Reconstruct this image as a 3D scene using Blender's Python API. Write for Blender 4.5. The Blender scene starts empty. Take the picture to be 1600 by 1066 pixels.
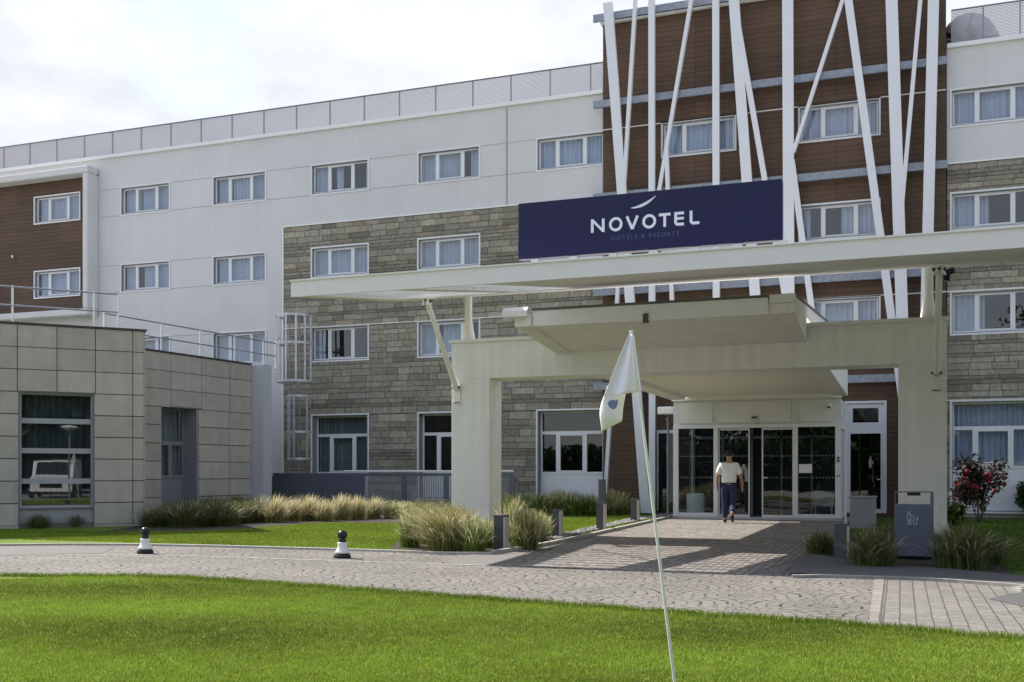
import bpy, bmesh, math, random
import numpy as np
from mathutils import Vector, Matrix
R = math.radians
random.seed(7)
rng = np.random.default_rng(7)
scene = bpy.context.scene
COL = scene.collection

# ------------------------------------------------------------------ camera
TH, F, HV, EYE = R(20.4), 1630.0, 738.0, 1.3
CT, ST = math.cos(TH), math.sin(TH)
cam = bpy.data.cameras.new('camera')
cam.sensor_width = 36.0
cam.lens = 36.0 * F / 1600.0
cam.shift_y = (HV - 533.0) / 1600.0
cam.clip_start = 0.1
cam.clip_end = 3000
camo = bpy.data.objects.new('camera', cam)
camo.location = (0, 0, EYE)
camo.rotation_euler = (R(90), 0, TH)
COL.objects.link(camo)
scene.camera = camo

# ------------------------------------------------------------------ sun and sky
SUNV = Vector((-0.92, 0.25, 1.0)).normalized()
sun = bpy.data.lights.new('sun', 'SUN')
sun.energy = 4.3
sun.angle = R(0.55)
sun.color = (1.0, 0.945, 0.86)
suno = bpy.data.objects.new('sun', sun)
suno.rotation_euler = SUNV.to_track_quat('Z', 'Y').to_euler()
suno.location = (-40, 10, 50)
COL.objects.link(suno)
world = bpy.data.worlds.new('World')
scene.world = world
world.use_nodes = True
wt = world.node_tree
wt.nodes.clear()
def wn(t, **k):
    n = wt.nodes.new(t)
    for a, b in k.items(): setattr(n, a, b)
    return n
wo = wn('ShaderNodeOutputWorld')
wb = wn('ShaderNodeBackground')
sky = wn('ShaderNodeTexSky', sky_type='NISHITA', sun_disc=False)
sky.sun_elevation = math.asin(SUNV.z)
sky.sun_rotation = math.atan2(SUNV.x, SUNV.y)
sky.air_density = 1.0; sky.dust_density = 1.2
tc = wn('ShaderNodeTexCoord')
sep = wn('ShaderNodeSeparateXYZ')
wt.links.new(tc.outputs['Generated'], sep.inputs[0])
def wmath(op, a, b=None, clamp=False):
    n = wn('ShaderNodeMath', operation=op, use_clamp=clamp)
    for i, x in enumerate((a, b)):
        if x is None: continue
        if isinstance(x, (int, float)): n.inputs[i].default_value = x
        else: wt.links.new(x, n.inputs[i])
    return n.outputs[0]
zz = wmath('ADD', wmath('MAXIMUM', sep.outputs[2], 0.0), 0.22)
cmb = wn('ShaderNodeCombineXYZ')
wt.links.new(wmath('DIVIDE', sep.outputs[0], zz), cmb.inputs[0])
wt.links.new(wmath('DIVIDE', sep.outputs[1], zz), cmb.inputs[1])
nz = wn('ShaderNodeTexNoise')
nz.inputs['Scale'].default_value = 1.15; nz.inputs['Detail'].default_value = 9; nz.inputs['Roughness'].default_value = 0.56
nz.inputs['Distortion'].default_value = 0.3
wt.links.new(cmb.outputs[0], nz.inputs['Vector'])
nz2 = wn('ShaderNodeTexNoise')
nz2.inputs['Scale'].default_value = 2.6; nz2.inputs['Detail'].default_value = 7; nz2.inputs['Roughness'].default_value = 0.6
wt.links.new(cmb.outputs[0], nz2.inputs['Vector'])
mask = wn('ShaderNodeMapRange'); mask.clamp = True
mask.inputs['From Min'].default_value = 0.22; mask.inputs['From Max'].default_value = 0.42
wt.links.new(nz.outputs['Fac'], mask.inputs['Value'])
ccol = wn('ShaderNodeValToRGB')
ccol.color_ramp.elements[0].position = 0.36; ccol.color_ramp.elements[0].color = (2.85, 3.0, 3.35, 1)
ccol.color_ramp.elements[1].position = 0.58; ccol.color_ramp.elements[1].color = (3.75, 3.8, 3.9, 1)
wt.links.new(nz2.outputs['Fac'], ccol.inputs['Fac'])
# clouds are densest low in the sky, thinner overhead
zen = wn('ShaderNodeMapRange'); zen.clamp = True
zen.inputs['From Min'].default_value = 0.35; zen.inputs['From Max'].default_value = 0.75
zen.inputs['To Min'].default_value = 1.0; zen.inputs['To Max'].default_value = 0.35
wt.links.new(sep.outputs[2], zen.inputs['Value'])
mx = wn('ShaderNodeMixRGB')
# the cloud bank stands over the hotel; the sky across the way is clearer
side_ = wn('ShaderNodeMapRange'); side_.clamp = True; side_.interpolation_type = 'SMOOTHSTEP'
side_.inputs['From Min'].default_value = -0.35; side_.inputs['From Max'].default_value = 0.45
side_.inputs['To Min'].default_value = 0.75; side_.inputs['To Max'].default_value = 1.0
wt.links.new(sep.outputs[1], side_.inputs['Value'])
wt.links.new(wmath('MULTIPLY', wmath('MULTIPLY', mask.outputs[0], zen.outputs[0]), side_.outputs[0]), mx.inputs['Fac'])
wt.links.new(sky.outputs[0], mx.inputs['Color1'])
wt.links.new(ccol.outputs['Color'], mx.inputs['Color2'])
wt.links.new(mx.outputs[0], wb.inputs['Color'])
wb.inputs['Strength'].default_value = 0.15
wt.links.new(wb.outputs[0], wo.inputs[0])
scene.view_settings.view_transform = 'Standard'
scene.view_settings.look = 'None'
scene.view_settings.exposure = 0.88
scene.view_settings.gamma = 1.0

# ------------------------------------------------------------------ measuring helpers (real planes and the ground)
def ray(u, v=0.0):
    a = (u - 800.0) / F
    return Vector((-ST + CT * a, CT + ST * a, (HV - v) / F))
def fx(u, Y):
    r = ray(u); return r.x / r.y * Y
def at(u, v, Y):
    r = ray(u, v); t = Y / r.y
    return Vector((r.x * t, Y, EYE + r.z * t))
def gp(u, v, z=0.0):
    r = ray(u, v); t = (z - EYE) / r.z
    return Vector((r.x * t, r.y * t, z))

# ------------------------------------------------------------------ materials
MATS = {}
def mat(name, col=(.5, .5, .5), rough=.7, metal=0., noise=0., nscale=8., bump=0., bscale=60., vcol=False, spec=.4, hue=None, streak=0.):
    if name in MATS: return MATS[name]
    m = bpy.data.materials.new(name); m.use_nodes = True
    nt = m.node_tree; b = nt.nodes['Principled BSDF']
    b.inputs['Roughness'].default_value = rough; b.inputs['Metallic'].default_value = metal
    b.inputs['Specular IOR Level'].default_value = spec
    tcn = nt.nodes.new('ShaderNodeTexCoord')
    if vcol:
        src = nt.nodes.new('ShaderNodeAttribute'); src.attribute_name = 'col'; out = src.outputs['Color']
    else:
        src = nt.nodes.new('ShaderNodeRGB'); src.outputs[0].default_value = (*col, 1); out = src.outputs[0]
    if noise > 0:
        n = nt.nodes.new('ShaderNodeTexNoise'); n.inputs['Scale'].default_value = nscale; n.inputs['Detail'].default_value = 6
        n.inputs['Roughness'].default_value = .65
        nt.links.new(tcn.outputs['Object'], n.inputs['Vector'])
        mr = nt.nodes.new('ShaderNodeMapRange')
        mr.inputs['From Min'].default_value = .3; mr.inputs['From Max'].default_value = .7
        mr.inputs['To Min'].default_value = 1 - noise; mr.inputs['To Max'].default_value = 1 + noise
        nt.links.new(n.outputs['Fac'], mr.inputs['Value'])
        mu = nt.nodes.new('ShaderNodeVectorMath'); mu.operation = 'SCALE'
        nt.links.new(out, mu.inputs[0]); nt.links.new(mr.outputs[0], mu.inputs['Scale']); out = mu.outputs[0]
    if streak > 0:
        mp = nt.nodes.new('ShaderNodeMapping'); mp.inputs['Scale'].default_value = (5, 5, .25)
        nt.links.new(tcn.outputs['Object'], mp.inputs[0])
        n = nt.nodes.new('ShaderNodeTexNoise'); n.inputs['Scale'].default_value = 1.3; n.inputs['Detail'].default_value = 5
        nt.links.new(mp.outputs[0], n.inputs['Vector'])
        mr = nt.nodes.new('ShaderNodeMapRange')
        mr.inputs['From Min'].default_value = .35; mr.inputs['From Max'].default_value = .7
        mr.inputs['To Min'].default_value = 1; mr.inputs['To Max'].default_value = 1 - streak
        nt.links.new(n.outputs['Fac'], mr.inputs['Value'])
        mu = nt.nodes.new('ShaderNodeVectorMath'); mu.operation = 'SCALE'
        nt.links.new(out, mu.inputs[0]); nt.links.new(mr.outputs[0], mu.inputs['Scale']); out = mu.outputs[0]
    nt.links.new(out, b.inputs['Base Color'])
    if bump > 0:
        n = nt.nodes.new('ShaderNodeTexNoise'); n.inputs['Scale'].default_value = bscale; n.inputs['Detail'].default_value = 5
        nt.links.new(tcn.outputs['Object'], n.inputs['Vector'])
        bp = nt.nodes.new('ShaderNodeBump'); bp.inputs['Strength'].default_value = bump; bp.inputs['Distance'].default_value = .01
        nt.links.new(n.outputs['Fac'], bp.inputs['Height']); nt.links.new(bp.outputs[0], b.inputs['Normal'])
    MATS[name] = m
    return m
RENDER = mat('render_white', (.65, .642, .645), .85, noise=.04, nscale=.8, bump=.12, bscale=90, spec=.2, streak=.035)
CREAM = mat('render_cream', (.86, .845, .83), .8, noise=.04, nscale=2, bump=.08, bscale=80, spec=.2, streak=.09)
SLABM = mat('canopy_paint', (.77, .755, .75), .6, noise=.02, nscale=2)
COPING = mat('coping_white', (.78, .78, .77), .45, noise=.03, nscale=5)
FRAMEM = mat('frame_white', (.74, .75, .77), .35, noise=.02, nscale=6)
TRIM = mat('trim_white', (.80, .79, .76), .4)
DARK = mat('interior_dark', (.03, .03, .033), .9)
MORTAR = mat('mortar', (.15, .147, .135), .95, noise=.2, nscale=20)
STONE = mat('stone_faces', vcol=True, rough=.9, noise=.28, nscale=9, bump=.9, bscale=30, spec=.15)
PANELM = mat('concrete_panels', vcol=True, rough=.8, noise=.09, nscale=3, bump=.15, bscale=70, spec=.25, streak=.10)
BACKM = mat('panel_joint', (.16, .152, .138), .9)
CURT = mat('curtain_cloth', (.47, .49, .56), .9, noise=.05, nscale=3)
BARM = mat('bar_white', (.72, .72, .76), .4, noise=.02, nscale=3)
GALV = mat('galvanised_steel', (.27, .29, .34), .5, .45, noise=.25, nscale=9)
GREYMET = mat('grey_blue_metal', (.115, .13, .175), .45, .2, noise=.08, nscale=5)
BOLM = mat('bollard_grey', (.10, .105, .12), .4, .3, noise=.08, nscale=8)
BLACK = mat('black_paint', (.012, .012, .013), .25)
WHITEP = mat('white_paint', (.78, .78, .76), .3, noise=.03, nscale=8)
STEEL = mat('pale_steel', (.7, .7, .7), .3, .7)
SIGNB = mat('sign_navy', (.0020, .0024, .048), .38, noise=.05, nscale=2)
SIGNW = mat('sign_letter', (.70, .72, .85), .4)
SIGND = mat('sign_small_letter', (.075, .09, .24), .5)
ALU = mat('aluminium', (.58, .60, .62), .3, .55)
JOINT = mat('groove_shadow', (.30, .30, .31), .9)
SOIL = mat('soil', (.045, .036, .028), 1, noise=.3, nscale=8, bump=1, bscale=30)
KERB = mat('kerb_concrete', (.42, .40, .37), .85, noise=.12, nscale=12, bump=.3)
ASPH = mat('asphalt', (.17, .16, .15), .92, noise=.22, nscale=60, bump=.5, bscale=150)
ASPHD = mat('asphalt_dark', (.10, .10, .10), .92, noise=.22, nscale=60, bump=.5, bscale=150)
SKIN = mat('skin', (.36, .20, .14), .5)
SHIRT = mat('shirt_white', (.80, .80, .78), .8, noise=.04, nscale=9, bump=.5, bscale=14)
TROUS = mat('trousers_navy', (.022, .028, .085), .8, noise=.1, nscale=20, bump=.4, bscale=18)
HAIR = mat('hair_dark', (.02, .016, .014), .6)
SHOE = mat('shoe_dark', (.03, .022, .018), .4)
LEAF = mat('leaves', vcol=True, rough=.55, spec=.3)
BLADE = mat('grass_blades', vcol=True, rough=.6, spec=.3)
BARK = mat('bark', (.09, .07, .05), .9, noise=.3, nscale=12, bump=.6)

for m_ in (LEAF, BLADE):   # thin leaves let some light through
    nt = m_.node_tree; b = nt.nodes['Principled BSDF']; o = nt.nodes['Material Output']
    tr = nt.nodes.new('ShaderNodeBsdfTranslucent'); ms = nt.nodes.new('ShaderNodeMixShader'); ms.inputs[0].default_value = .3
    at_ = [n for n in nt.nodes if n.type == 'ATTRIBUTE'][0]
    nt.links.new(at_.outputs['Color'], tr.inputs['Color'])
    nt.links.new(b.outputs[0], ms.inputs[1]); nt.links.new(tr.outputs[0], ms.inputs[2]); nt.links.new(ms.outputs[0], o.inputs[0])

def glass_mat(name, tint, ior=1.9, rough=0.01):
    m = bpy.data.materials.new(name); m.use_nodes = True; nt = m.node_tree; nt.nodes.clear()
    o = nt.nodes.new('ShaderNodeOutputMaterial'); t = nt.nodes.new('ShaderNodeBsdfTransparent'); t.inputs[0].default_value = (*tint, 1)
    g = nt.nodes.new('ShaderNodeBsdfGlossy'); g.inputs['Roughness'].default_value = rough; g.inputs['Color'].default_value = (.95, .97, 1, 1)
    f = nt.nodes.new('ShaderNodeFresnel'); f.inputs['IOR'].default_value = ior
    # slightly uneven glass
    tcn = nt.nodes.new('ShaderNodeTexCoord'); n = nt.nodes.new('ShaderNodeTexNoise'); n.inputs['Scale'].default_value = .9
    bp = nt.nodes.new('ShaderNodeBump'); bp.inputs['Strength'].default_value = .03; bp.inputs['Distance'].default_value = .1
    nt.links.new(tcn.outputs['Object'], n.inputs['Vector']); nt.links.new(n.outputs['Fac'], bp.inputs['Height'])
    nt.links.new(bp.outputs[0], g.inputs['Normal'])
    x = nt.nodes.new('ShaderNodeMixShader')
    # only the face turned to the viewer reflects and tints; the pane's far face lets light straight through
    ge = nt.nodes.new('ShaderNodeNewGeometry'); inv = nt.nodes.new('ShaderNodeMath'); inv.operation = 'SUBTRACT'; inv.inputs[0].default_value = 1
    nt.links.new(ge.outputs['Backfacing'], inv.inputs[1]); mu = nt.nodes.new('ShaderNodeMath'); mu.operation = 'MULTIPLY'
    nt.links.new(f.outputs[0], mu.inputs[0]); nt.links.new(inv.outputs[0], mu.inputs[1])
    nt.links.new(mu.outputs[0], x.inputs[0]); nt.links.new(t.outputs[0], x.inputs[1]); nt.links.new(g.outputs[0], x.inputs[2])
    nt.links.new(x.outputs[0], o.inputs[0]); return m
GLASS = glass_mat('window_glass', (.90, .94, .98), 1.9)
DGLASS = glass_mat('dark_glass', (.78, .82, .84), 1.75)

VGLASS = glass_mat('reflecting_glass', (.58, .61, .64), 1.9, .004)
[setattr(n_.inputs['Strength'], 'default_value', .006) for n_ in VGLASS.node_tree.nodes if n_.type == 'BUMP']
FRAMEG = mat('frame_grey', (.34, .35, .38), .4, noise=.04, nscale=6)
DCURT = mat('curtain_dark', (.34, .37, .38), .9, noise=.1, nscale=3)
def nodes_of(name, rough=.8):
    m = bpy.data.materials.new(name); m.use_nodes = True
    b = m.node_tree.nodes['Principled BSDF']; b.inputs['Roughness'].default_value = rough; b.inputs['Specular IOR Level'].default_value = .25
    return m, m.node_tree, b
class N:   # tiny node-building helper
    def __init__(s, nt): s.nt = nt
    def m(s, op, a, b=None, c=None, clamp=False):
        n = s.nt.nodes.new('ShaderNodeMath'); n.operation = op; n.use_clamp = clamp
        for i, x in enumerate((a, b, c)):
            if x is None: continue
            if isinstance(x, (int, float)): n.inputs[i].default_value = x
            else: s.nt.links.new(x, n.inputs[i])
        return n.outputs[0]
    def obj(s):
        t = s.nt.nodes.new('ShaderNodeTexCoord'); sp = s.nt.nodes.new('ShaderNodeSeparateXYZ')
        s.nt.links.new(t.outputs['Object'], sp.inputs[0]); return t.outputs['Object'], sp.outputs
    def comb(s, x, y, z=0.0):
        c = s.nt.nodes.new('ShaderNodeCombineXYZ')
        for i, v in enumerate((x, y, z)):
            if isinstance(v, (int, float)): c.inputs[i].default_value = v
            else: s.nt.links.new(v, c.inputs[i])
        return c.outputs[0]
    def noise(s, vec, scale, detail=4, rough=.6):
        n = s.nt.nodes.new('ShaderNodeTexNoise'); n.inputs['Scale'].default_value = scale; n.inputs['Detail'].default_value = detail
        n.inputs['Roughness'].default_value = rough; s.nt.links.new(vec, n.inputs['Vector']); return n.outputs['Fac']
    def remap(s, x, a, b, c, d):
        n = s.nt.nodes.new('ShaderNodeMapRange'); s.nt.links.new(x, n.inputs['Value'])
        for k, v in zip(('From Min', 'From Max', 'To Min', 'To Max'), (a, b, c, d)): n.inputs[k].default_value = v
        return n.outputs[0]
    def scale(s, colr, fac):
        n = s.nt.nodes.new('ShaderNodeVectorMath'); n.operation = 'SCALE'
        s.nt.links.new(colr, n.inputs[0]); s.nt.links.new(fac, n.inputs['Scale']); return n.outputs[0]
    def brick(s, vec, c1, c2, mc, w, h, mort, offset=.5, bias=0., smooth=.1):
        n = s.nt.nodes.new('ShaderNodeTexBrick'); s.nt.links.new(vec, n.inputs['Vector'])
        n.inputs['Color1'].default_value = (*c1, 1); n.inputs['Color2'].default_value = (*c2, 1); n.inputs['Mortar'].default_value = (*mc, 1)
        n.inputs['Scale'].default_value = 1; n.inputs['Brick Width'].default_value = w; n.inputs['Row Height'].default_value = h
        n.inputs['Mortar Size'].default_value = mort; n.inputs['Mortar Smooth'].default_value = smooth; n.inputs['Bias'].default_value = bias
        n.offset = offset; return n
    def bump(s, h, strength, dist, b):
        n = s.nt.nodes.new('ShaderNodeBump'); n.inputs['Strength'].default_value = strength; n.inputs['Distance'].default_value = dist
        s.nt.links.new(h, n.inputs['Height']); s.nt.links.new(n.outputs[0], b.inputs['Normal'])

def wood_mat():
    m, nt, b = nodes_of('brown_cladding', .6); k = N(nt); vec, xyz = k.obj()
    v2 = k.comb(xyz[0], xyz[2])
    br = k.brick(v2, (.122, .075, .050), (.106, .065, .044), (.052, .033, .024), 4.13, .152, .007, offset=0.)
    st = k.comb(k.m('MULTIPLY', xyz[0], .8), k.m('MULTIPLY', xyz[2], 18.))
    g = k.noise(st, 2.2, 6, .65)
    # each cladding panel a shade of its own
    wn_ = nt.nodes.new('ShaderNodeTexWhiteNoise')
    nt.links.new(k.comb(k.m('FLOOR', k.m('DIVIDE', xyz[0], 2.065)), k.m('FLOOR', k.m('DIVIDE', xyz[2], 1.46))), wn_.inputs['Vector'])
    f = k.m('MULTIPLY', k.remap(g, .3, .7, .72, 1.3), k.remap(wn_.outputs['Value'], 0, 1, .86, 1.12))
    nt.links.new(k.scale(br.outputs['Color'], f), b.inputs['Base Color'])
    k.bump(k.m('SUBTRACT', 1., br.outputs['Fac']), .5, .008, b); return m
WOOD = wood_mat()
def fan_mat():
    m, nt, b = nodes_of('fan_paving', .85); k = N(nt); vec, xyz = k.obj()
    a = R(-8); ca, sa = math.cos(a), math.sin(a); W = 1.5; H = W / 2
    wob = k.m('MULTIPLY', k.m('SUBTRACT', k.noise(vec, 1.1, 2), .5), .16)
    X = k.m('ADD', k.m('ADD', k.m('MULTIPLY', xyz[0], ca), k.m('MULTIPLY', xyz[1], -sa)), wob)
    Y = k.m('ADD', k.m('ADD', k.m('MULTIPLY', xyz[0], sa), k.m('MULTIPLY', xyz[1], ca)), wob)
    row = k.m('FLOOR', k.m('DIVIDE', Y, H)); dy0 = k.m('SUBTRACT', Y, k.m('MULTIPLY', row, H)); dy1 = k.m('SUBTRACT', dy0, H)
    odd = k.m('MULTIPLY', k.m('FRACT', k.m('MULTIPLY', k.m('ADD', row, 1000.), .5)), 2.)
    def wrap(off): return k.m('MULTIPLY', k.m('SUBTRACT', k.m('FRACT', k.m('ADD', k.m('DIVIDE', X, W), off)), .5), W)
    dx0 = wrap(k.m('MULTIPLY', odd, .5)); dx1 = wrap(k.m('ADD', k.m('MULTIPLY', odd, .5), .5))
    r0 = k.m('SQRT', k.m('ADD', k.m('MULTIPLY', dx0, dx0), k.m('MULTIPLY', dy0, dy0)))
    ins = k.m('LESS_THAN', r0, H)
    def pick(p, q): return k.m('ADD', k.m('MULTIPLY', p, ins), k.m('MULTIPLY', q, k.m('SUBTRACT', 1., ins)))
    dx = pick(dx0, dx1); dy = pick(dy0, dy1)
    rr = k.m('SQRT', k.m('ADD', k.m('MULTIPLY', dx, dx), k.m('MULTIPLY', dy, dy))); th = k.m('ARCTAN2', dy, dx)
    br = k.brick(k.comb(k.m('MULTIPLY', th, .5), rr), (.222, .206, .186), (.18, .167, .15), (.10, .091, .084), .12, .125, .010, smooth=.3)
    fr = k.m('FRACT', k.m('DIVIDE', rr, .25))
    line = k.m('MULTIPLY', k.m('LESS_THAN', k.m('ABSOLUTE', k.m('SUBTRACT', fr, .5)), .055), k.m('GREATER_THAN', k.noise(vec, 2.6, 3), .49))
    f = k.m('MULTIPLY', k.remap(k.noise(vec, .55, 6), .3, .7, .80, 1.15), k.remap(k.noise(vec, 16, 4), .3, .7, .88, 1.12))
    f = k.m('MULTIPLY', f, k.m('SUBTRACT', 1., k.m('MULTIPLY', line, .55)))
    nt.links.new(k.scale(br.outputs['Color'], f), b.inputs['Base Color'])
    k.bump(k.m('SUBTRACT', k.m('SUBTRACT', 1., br.outputs['Fac']), line), 1., .02, b); return m
def block_mat(name, w, h, c1, c2, mc, rot=0., mort=.006, spk=.1, offset=.5):
    m, nt, b = nodes_of(name, .85); k = N(nt); vec, xyz = k.obj()
    ca, sa = math.cos(rot), math.sin(rot)
    X = k.m('ADD', k.m('MULTIPLY', xyz[0], ca), k.m('MULTIPLY', xyz[1], -sa))
    Y = k.m('ADD', k.m('MULTIPLY', xyz[0], sa), k.m('MULTIPLY', xyz[1], ca))
    wb_ = k.m('MULTIPLY', k.m('SUBTRACT', k.noise(vec, 2.5, 3), .5), .02)
    X = k.m('ADD', X, wb_); Y = k.m('ADD', Y, k.m('MULTIPLY', wb_, 2.))
    br = k.brick(k.comb(Y, X), c1, c2, mc, w, h, mort, smooth=.2, offset=offset)
    f = k.m('MULTIPLY', k.remap(k.noise(vec, .9, 6), .3, .7, .85, 1.12), k.remap(k.noise(vec, 14, 5), .3, .7, 1 - spk, 1 + spk))
    nt.links.new(k.scale(br.outputs['Color'], f), b.inputs['Base Color'])
    k.bump(k.m('SUBTRACT', 1., br.outputs['Fac']), .8, .01, b); return m
FAN = fan_mat()
BLOCK = block_mat('block_paving', .24, .136, (.215, .20, .182), (.175, .163, .149), (.088, .08, .074), 0., .007, .2)
SETT = block_mat('entrance_setts', .11, .11, (.33, .296, .268), (.175, .157, .144), (.11, .10, .092), 0., .010, .38)
def lawn_mat(name, c, var=.25):
    m, nt, b = nodes_of(name, .9); k = N(nt); vec, xyz = k.obj()
    r = nt.nodes.new('ShaderNodeRGB'); r.outputs[0].default_value = (*c, 1)
    f = k.m('MULTIPLY', k.remap(k.noise(vec, 1.3, 6), .3, .7, 1 - var, 1 + var), k.remap(k.noise(vec, 40, 4, .7), .3, .7, .6, 1.4))
    nt.links.new(k.scale(r.outputs[0], f), b.inputs['Base Color']); k.bump(k.noise(vec, 60, 4), .8, .02, b); return m
LAWNM = lawn_mat('lawn_ground', (.14, .20, .02))
LAWN2 = lawn_mat('lawn_ground_far', (.11, .17, .014), .12)
def mesh_screen_mat():
    m = bpy.data.materials.new('perforated_screen'); m.use_nodes = True; nt = m.node_tree; nt.nodes.clear(); k = N(nt)
    vec, xyz = k.obj()
    o = nt.nodes.new('ShaderNodeOutputMaterial'); t = nt.nodes.new('ShaderNodeBsdfTransparent')
    d = nt.nodes.new('ShaderNodeBsdfPrincipled'); d.inputs['Base Color'].default_value = (.42, .40, .45, 1); d.inputs['Roughness'].default_value = .5
    # staggered round holes, 45 mm apart
    r = k.m('FLOOR', k.m('DIVIDE', xyz[2], .04))
    X = k.m('FRACT', k.m('ADD', k.m('DIVIDE', xyz[0], .045), k.m('MULTIPLY', r, .5)))
    Z = k.m('FRACT', k.m('DIVIDE', xyz[2], .04))
    dx = k.m('SUBTRACT', X, .5); dz = k.m('SUBTRACT', Z, .5)
    rr = k.m('ADD', k.m('MULTIPLY', dx, dx), k.m('MULTIPLY', dz, dz))
    hole = k.m('LESS_THAN', rr, .36 ** 2)
    x = nt.nodes.new('ShaderNodeMixShader'); nt.links.new(hole, x.inputs[0])
    nt.links.new(d.outputs[0], x.inputs[1]); nt.links.new(t.outputs[0], x.inputs[2]); nt.links.new(x.outputs[0], o.inputs[0]); return m
SCREEN = mesh_screen_mat()

# ------------------------------------------------------------------ mesh helpers
class MB:
    def __init__(s, M=None): s.v = []; s.f = []; s.c = []; s.M = M; s.smooth = []
    def add(s, vs, fs, c=None, smooth=False):
        o = len(s.v)
        if s.M is not None: vs = [s.M @ Vector(p) for p in vs]
        s.v += [tuple(p) for p in vs]
        for f in fs: s.f.append([i + o for i in f]); s.c.append(c); s.smooth.append(smooth)
        return s
    def box(s, x0, x1, y0, y1, z0, z1, c=None):
        if x0 > x1: x0, x1 = x1, x0
        if y0 > y1: y0, y1 = y1, y0
        if z0 > z1: z0, z1 = z1, z0
        v = [(x0, y0, z0), (x1, y0, z0), (x1, y1, z0), (x0, y1, z0), (x0, y0, z1), (x1, y0, z1), (x1, y1, z1), (x0, y1, z1)]
        return s.add(v, [(0, 3, 2, 1), (4, 5, 6, 7), (0, 1, 5, 4), (1, 2, 6, 5), (2, 3, 7, 6), (3, 0, 4, 7)], c)
    def hexa(s, b, t, c=None):   # 4 bottom points (ccw from above), 4 top points
        return s.add(list(b) + list(t), [(0, 3, 2, 1), (4, 5, 6, 7), (0, 1, 5, 4), (1, 2, 6, 5), (2, 3, 7, 6), (3, 0, 4, 7)], c)
    def quad(s, a, b, c_, d, c=None): return s.add([a, b, c_, d], [(0, 1, 2, 3)], c)
    def bar(s, p, q, w, d, up=(0, 1, 0), c=None):   # rectangular bar, w across, d along 'up'
        p = Vector(p); q = Vector(q); t = (q - p).normalized(); n = Vector(up); n = (n - t * n.dot(t)).normalized(); e = t.cross(n)
        pts = []
        for o in (p, q):
            for sx, sy in ((-1, -1), (1, -1), (1, 1), (-1, 1)): pts.append(o + e * (sx * w / 2) + n * (sy * d / 2))
        return s.add(pts, [(3, 2, 1, 0), (4, 5, 6, 7), (0, 1, 5, 4), (1, 2, 6, 5), (2, 3, 7, 6), (3, 0, 4, 7)], c)
    def tube(s, pts, r, n=10, c=None, cap=True):
        pts = [Vector(p) for p in pts]; rs = r if isinstance(r, (list, tuple)) else [r] * len(pts)
        vs = []; fs = []
        for i, p in enumerate(pts):
            t = (pts[min(i + 1, len(pts) - 1)] - pts[max(i - 1, 0)]).normalized()
            a = Vector((0, 0, 1)) if abs(t.z) < .9 else Vector((1, 0, 0))
            e = t.cross(a).normalized(); g = t.cross(e)
            for k in range(n):
                th = 2 * math.pi * k / n; vs.append(p + e * (rs[i] * math.cos(th)) + g * (rs[i] * math.sin(th)))
        for i in range(len(pts) - 1):
            for k in range(n): fs.append((i * n + k, i * n + (k + 1) % n, (i + 1) * n + (k + 1) % n, (i + 1) * n + k))
        s.add(vs, fs, c, True)
        if cap:
            L = len(vs); s.add(vs[:n], [tuple(range(n))], c); s.add(vs[L - n:], [tuple(reversed(range(n)))], c)
        return s
    def lathe(s, prof, n=24, c=None, ctr=(0, 0, 0)):
        vs = []; fs = []; m = len(prof)
        for r, z in prof:
            for k in range(n):
                th = 2 * math.pi * k / n; vs.append((ctr[0] + r * math.cos(th), ctr[1] + r * math.sin(th), ctr[2] + z))
        for i in range(m - 1):
            for k in range(n): fs.append((i * n + k, i * n + (k + 1) % n, (i + 1) * n + (k + 1) % n, (i + 1) * n + k))
        return s.add(vs, fs, c, True)
    def prism(s, poly, z0, z1, c=None):   # vertical prism over an xy polygon
        n = len(poly)
        vs = [(p[0], p[1], z0) for p in poly] + [(p[0], p[1], z1) for p in poly]
        fs = [tuple(reversed(range(n))), tuple(range(n, 2 * n))] + [(i, (i + 1) % n, (i + 1) % n + n, i + n) for i in range(n)]
        return s.add(vs, fs, c)
    def xprism(s, poly, x0, x1, c=None):  # prism along x over a (y,z) polygon
        n = len(poly)
        vs = [(x0, p[0], p[1]) for p in poly] + [(x1, p[0], p[1]) for p in poly]
        fs = [tuple(range(n)), tuple(reversed(range(n, 2 * n)))] + [((i + 1) % n, i, i + n, (i + 1) % n + n) for i in range(n)]
        return s.add(vs, fs, c)
    def build(s, name, material, parent=None, loc=None, bevel=0.):
        me = bpy.data.meshes.new(name); off = Vector((0, 0, 0))
        if parent is not None:
            p = parent
            while p is not None: off += p.location; p = p.parent
        elif loc is not None: off = Vector(loc)
        me.from_pydata([tuple(Vector(v) - off) for v in s.v], [], s.f); me.validate(); me.update()
        if len(me.polygons) == len(s.f):
            me.polygons.foreach_set('use_smooth', s.smooth)
            if any(c is not None for c in s.c):
                a = me.color_attributes.new('col', 'FLOAT_COLOR', 'CORNER'); arr = []
                for pl, c in zip(me.polygons, s.c):
                    c = c or (.5, .5, .5); arr += [c[0], c[1], c[2], 1.] * pl.loop_total
                a.data.foreach_set('color', arr)
        me.materials.append(material)
        o = bpy.data.objects.new(name, me); COL.objects.link(o)
        if parent is not None: o.parent = parent
        elif loc is not None: o.location = loc
        bm = bmesh.new(); bm.from_mesh(me); bmesh.ops.recalc_face_normals(bm, faces=bm.faces)
        bm.to_mesh(me); bm.free()
        if bevel > 0:
            b = o.modifiers.new('Bevel', 'BEVEL'); b.width = bevel; b.segments = 2; b.limit_method = 'ANGLE'
        return o
def tag(o, label=None, cat=None, group=None, kind=None):
    if label: o['label'] = label
    if cat: o['category'] = cat
    if group: o['group'] = group
    if kind: o['kind'] = kind
    return o
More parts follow.
